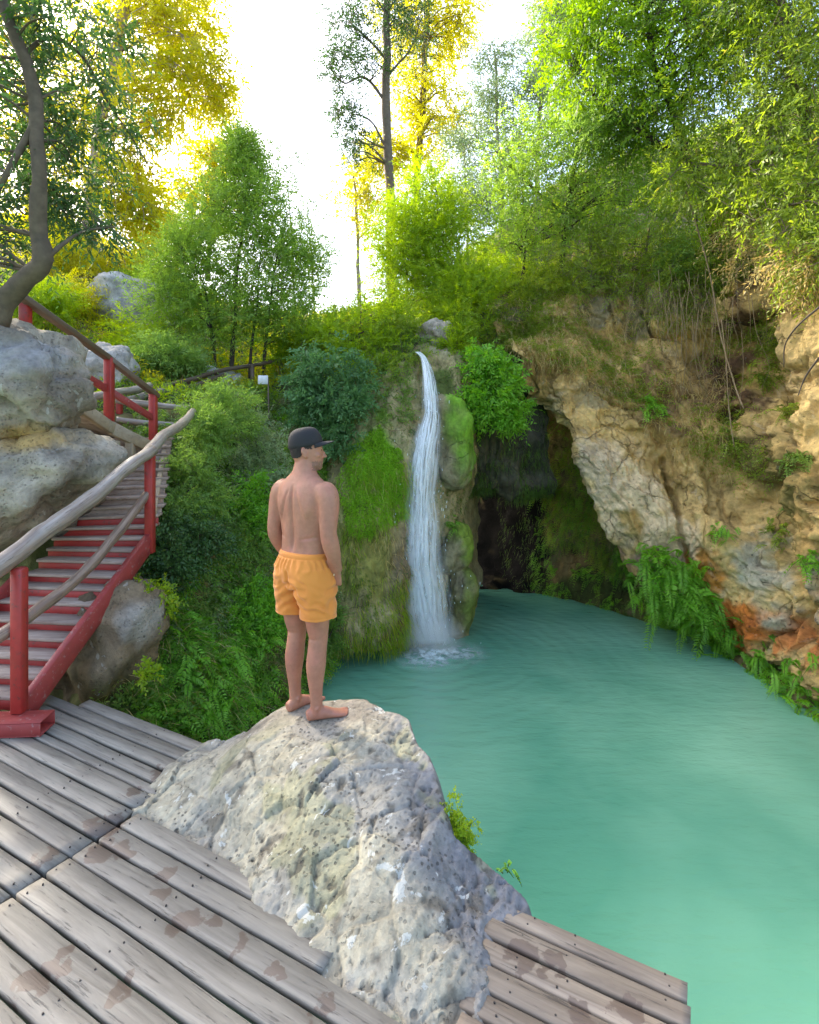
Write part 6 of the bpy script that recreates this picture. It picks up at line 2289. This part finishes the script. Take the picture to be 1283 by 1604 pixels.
for px, py, n, L_, leaf, lab in ((1020, 640, 26, .30, 'leaf_fern', 'green tuft in the middle of the ochre cliff face'),
                                 (1132, 832, 18, .22, 'leaf_fern', 'small bright tuft on the cliff beside the cracked pale rock block'),
                                 (1195, 585, 22, .40, 'leaf_olive', 'long leaved plant in the dark cleft of the right cliff'),
                                 (1240, 640, 18, .34, 'leaf_olive', 'plant at the edge of the cleft, left of the big right rock'),
                                 (1245, 720, 26, .34, 'leaf_green', 'leafy green plant climbing the right rock, below the cleft'),
                                 (1220, 830, 26, .32, 'leaf_olive', 'olive tuft on the rocks at the lower right of the cliff'),
                                 (1262, 790, 20, .30, 'leaf_green', 'green tuft by the right edge, above the orange stains'),
                                 (1275, 880, 18, .26, 'leaf_fern', 'bright tuft at the right edge over the orange stained rock'),
                                 (1150, 700, 20, .32, 'leaf_olive', 'thin drooping plant under the hanging roots'),
                                 (1262, 445, 30, .40, 'leaf_lime', 'light green leaves in front of the rock at the right edge')):
    p, n_ = cliff.at(px, py)
    fern(lab, p + n_ * .08, n, L_, cg, leaf, facing=(-.3, -.8, .4), spread=.7, npair=9, wid=.28, W=.03, droop=.7, name='cliff_plant', cat='plant')

# --- hanging roots and vines on the cliff
hr = thing('hanging_roots', 'curtain of dry brown roots and vines hanging down the cliff beneath the scrub', 'roots', P(1100, 470, 9.4))
mb = MB()
for i in range(60):
    x0 = rng.normal(1085, 48)
    y0 = rng.uniform(415, 520)
    Y0 = np.interp(x0, [950, 1060, 1160, 1240], [10.4, 9.9, 9.1, 8.0]) - .15
    ln = rng.uniform(40, 170) * (1.3 if rng.random() < .15 else 1)
    drift = rng.normal(0, 16)
    q_ = polyline([P(x0, y0, Y0), P(x0 + drift * .3 + rng.normal() * 5, y0 + ln * .4, Y0 - .12), P(x0 + drift * .7 + rng.normal() * 6, y0 + ln * .75, Y0 - .08), P(x0 + drift + rng.normal() * 8, y0 + ln, Y0 - .02)], 10)
    mb.tube(q_, np.linspace(rng.uniform(.003, .007), .0015, 10), 4, rng.random(), 0, False)
mb.build('roots', M['root'], hr)
mb = MB()
for pts in (((1285, 480, 6.3), (1250, 510, 6.4), (1230, 540, 6.6), (1228, 575, 6.7)), ((1283, 560, 6.4), (1262, 590, 6.6), (1250, 620, 6.7))):
    mb.tube(polyline([P(*t) for t in pts], 14), np.linspace(.014, .005, 14), 6, 0, .2)
tag(mb.build('vine', M['bark_dark'], None, True), 'bare dark vine curving down in front of the rock at the right edge', 'vine')
mb = MB()
q_ = polyline([P(1075, 300, 9.2), P(1110, 420, 9.1), P(1128, 520, 9.0), P(1150, 600, 8.7), P(1165, 640, 8.5)], 20)
mb.tube(q_, .011, 6, 0, .3)
q_ = polyline([P(1130, 500, 9.0), P(1137, 560, 8.8), P(1142, 640, 8.7), P(1150, 700, 8.6)], 16)
mb.tube(q_, .008, 5, 0, .3)
tag(mb.build('vine', M['root'], None, True), 'long pale vine hanging down through the root curtain', 'vine')

# ----------------------------------------------------------------- ground cover nobody could count
def cover(name, leaf, surf, n, L, W, nl=7, tw=.14, droop=.4, up=.4, nb=1.0, u=(0, 1), v=(0, 1), keep=None, mode='spray', out=None, bend=.5, d=None, dens=None):
    lv = out or Leaves()
    p, nn = surf.sample(n, u, v, keep)
    if dens is not None:
        k = rng.random(len(p)) < smooth(fbm(p * dens, 3) * 1.5 + .55)
        p, nn = p[k], nn[k]
    dd = unit(nn * nb + rng.normal(size=p.shape) * .55 + np.array((0, 0, up)) + (0 if d is None else np.asarray(d)))
    if mode == 'spray':
        lv.sprays(p, dd, tw, nl, L, W, droop)
    elif mode == 'frond':
        lv.fronds(p, dd, tw, nl, .24, W, droop)
    else:
        lv.blades(p, dd, L, W, bend)
    if out is None:
        o = lv.build(name, M[leaf])
        return tag(o, kind='stuff')
    return lv


lv = Leaves()
cover('', '', bank, 6500, .07, .026, 8, .2, .35, .5, u=(.0, .85), v=(.33, 1), out=lv, dens=1.4)
tag(lv.build('undergrowth', M['leaf_green']), kind='stuff')
lv = Leaves()
cover('', '', bank, 3600, .06, .026, 9, .27, .6, .2, u=(.05, .9), v=(.42, 1), out=lv, mode='frond', dens=1.8)
tag(lv.build('undergrowth', M['leaf_fern']), kind='stuff')
cover('undergrowth', 'leaf_grey', bank, 5000, .06, .018, 9, .26, .5, .5, u=(0, .6), v=(.4, 1), dens=1.1)
cover('dry_stalks', 'dry', bank, 1500, .30, .006, u=(.1, .9), v=(.35, 1), mode='blade', bend=.5)
cover('moss', 'moss_wet', bank, 9000, .035, .014, 5, .06, .4, .1, u=(.5, 1), v=(.35, 1))

# moss and grass on the tufa
g1 = P(585, 750, 8.7)
cover('moss', 'moss', tufa, 44000, .030, .012, 5, .05, .6, .0, u=(.2, .72), v=(.12, .62),
      keep=lambda p, n: (np.linalg.norm((p - g1) / np.array((.58, .9, .85)), axis=1) + fbm(p * 2, 3) * .3) < 1)
cover('hanging_grass', 'leaf_lime', tufa, 7500, .22, .008, mode='blade', u=(.38, .80), v=(.1, .50), up=-.9, nb=.5, bend=.7, d=(.3, 0, -.5), dens=1.2)
cover('hanging_grass', 'dry', tufa, 3600, .20, .007, mode='blade', u=(.35, .82), v=(.15, .62), up=-.9, nb=.45, bend=.7, d=(.3, 0, -.5), dens=1.5)
cover('moss', 'moss_wet', tufa, 9000, .03, .012, 5, .05, .7, -.2, u=(.1, .8), v=(.05, .9), dens=2.2)
cover('undergrowth', 'leaf_green', tufa, 1500, .06, .02, 8, .2, .4, .3, u=(0, .3), v=(.05, .5))
# damp curtain of moss and little ferns under the overhang
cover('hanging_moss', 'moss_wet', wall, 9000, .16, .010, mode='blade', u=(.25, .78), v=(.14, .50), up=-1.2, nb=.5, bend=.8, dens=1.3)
cover('hanging_moss', 'leaf_fern', wall, 2600, .05, .016, 8, .22, .8, -.3, u=(.05, .75), v=(.18, .52), mode='frond', dens=1.5)
cover('hanging_moss', 'leaf_olive', wall, 1500, .05, .014, 8, .24, .9, -.4, u=(.0, .5), v=(.2, .36), mode='frond', dens=1.0)
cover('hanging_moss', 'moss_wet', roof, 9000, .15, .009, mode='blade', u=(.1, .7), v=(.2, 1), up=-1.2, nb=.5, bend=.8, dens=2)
# the strip of vegetation along the right waterline
cover('waterline_plants', 'leaf_fern', wall, 1500, .05, .022, 8, .22, .7, .1, u=(.5, .78), v=(.42, .80), mode='frond', dens=2.0)
# dry grass and scrub on top of the cliff and on its ledges
cover('dry_grass', 'dry', hill, 9000, .34, .010, mode='blade', u=(0, .42), v=(.55, .95), up=.2, nb=.6, bend=.9, d=(0, -.3, 0), dens=.9)
cover('dry_grass', 'dry', cliff, 9000, .30, .009, mode='blade', u=(.08, .44), v=(.0, .52), up=-.2, nb=.7, bend=1.0, dens=1.0)
cover('undergrowth', 'leaf_olive', cliff, 7000, .065, .02, 9, .30, .6, 0, u=(.06, .40), v=(.0, .6), dens=.9)
cover('undergrowth', 'leaf_green', hill, 5200, .075, .025, 9, .32, .4, .5, u=(0, .5), v=(.18, .62), dens=.8)
cover('undergrowth', 'leaf_olive', hill, 9000, .10, .025, 9, .34, .5, .4, u=(0, .7), v=(.5, .95), dens=.8)
cover('undergrowth', 'leaf_yellow', hill, 4600, .13, .03, 9, .42, .5, .5, u=(.25, .8), v=(.1, .42), dens=.6)
cover('undergrowth', 'leaf_lime', hill, 4200, .09, .028, 9, .36, .4, .5, u=(.0, .55), v=(.1, .38), dens=.8)
cover('undergrowth', 'leaf_lime', hill, 4200, .16, .05, 9, .6, .4, .5, u=(.5, .78), v=(.1, .95), dens=.5)
cover('dry_grass', 'dry', hill, 3000, .45, .014, mode='blade', u=(.3, .6), v=(.12, .34), up=.3, nb=.6, bend=.9, dens=.7)
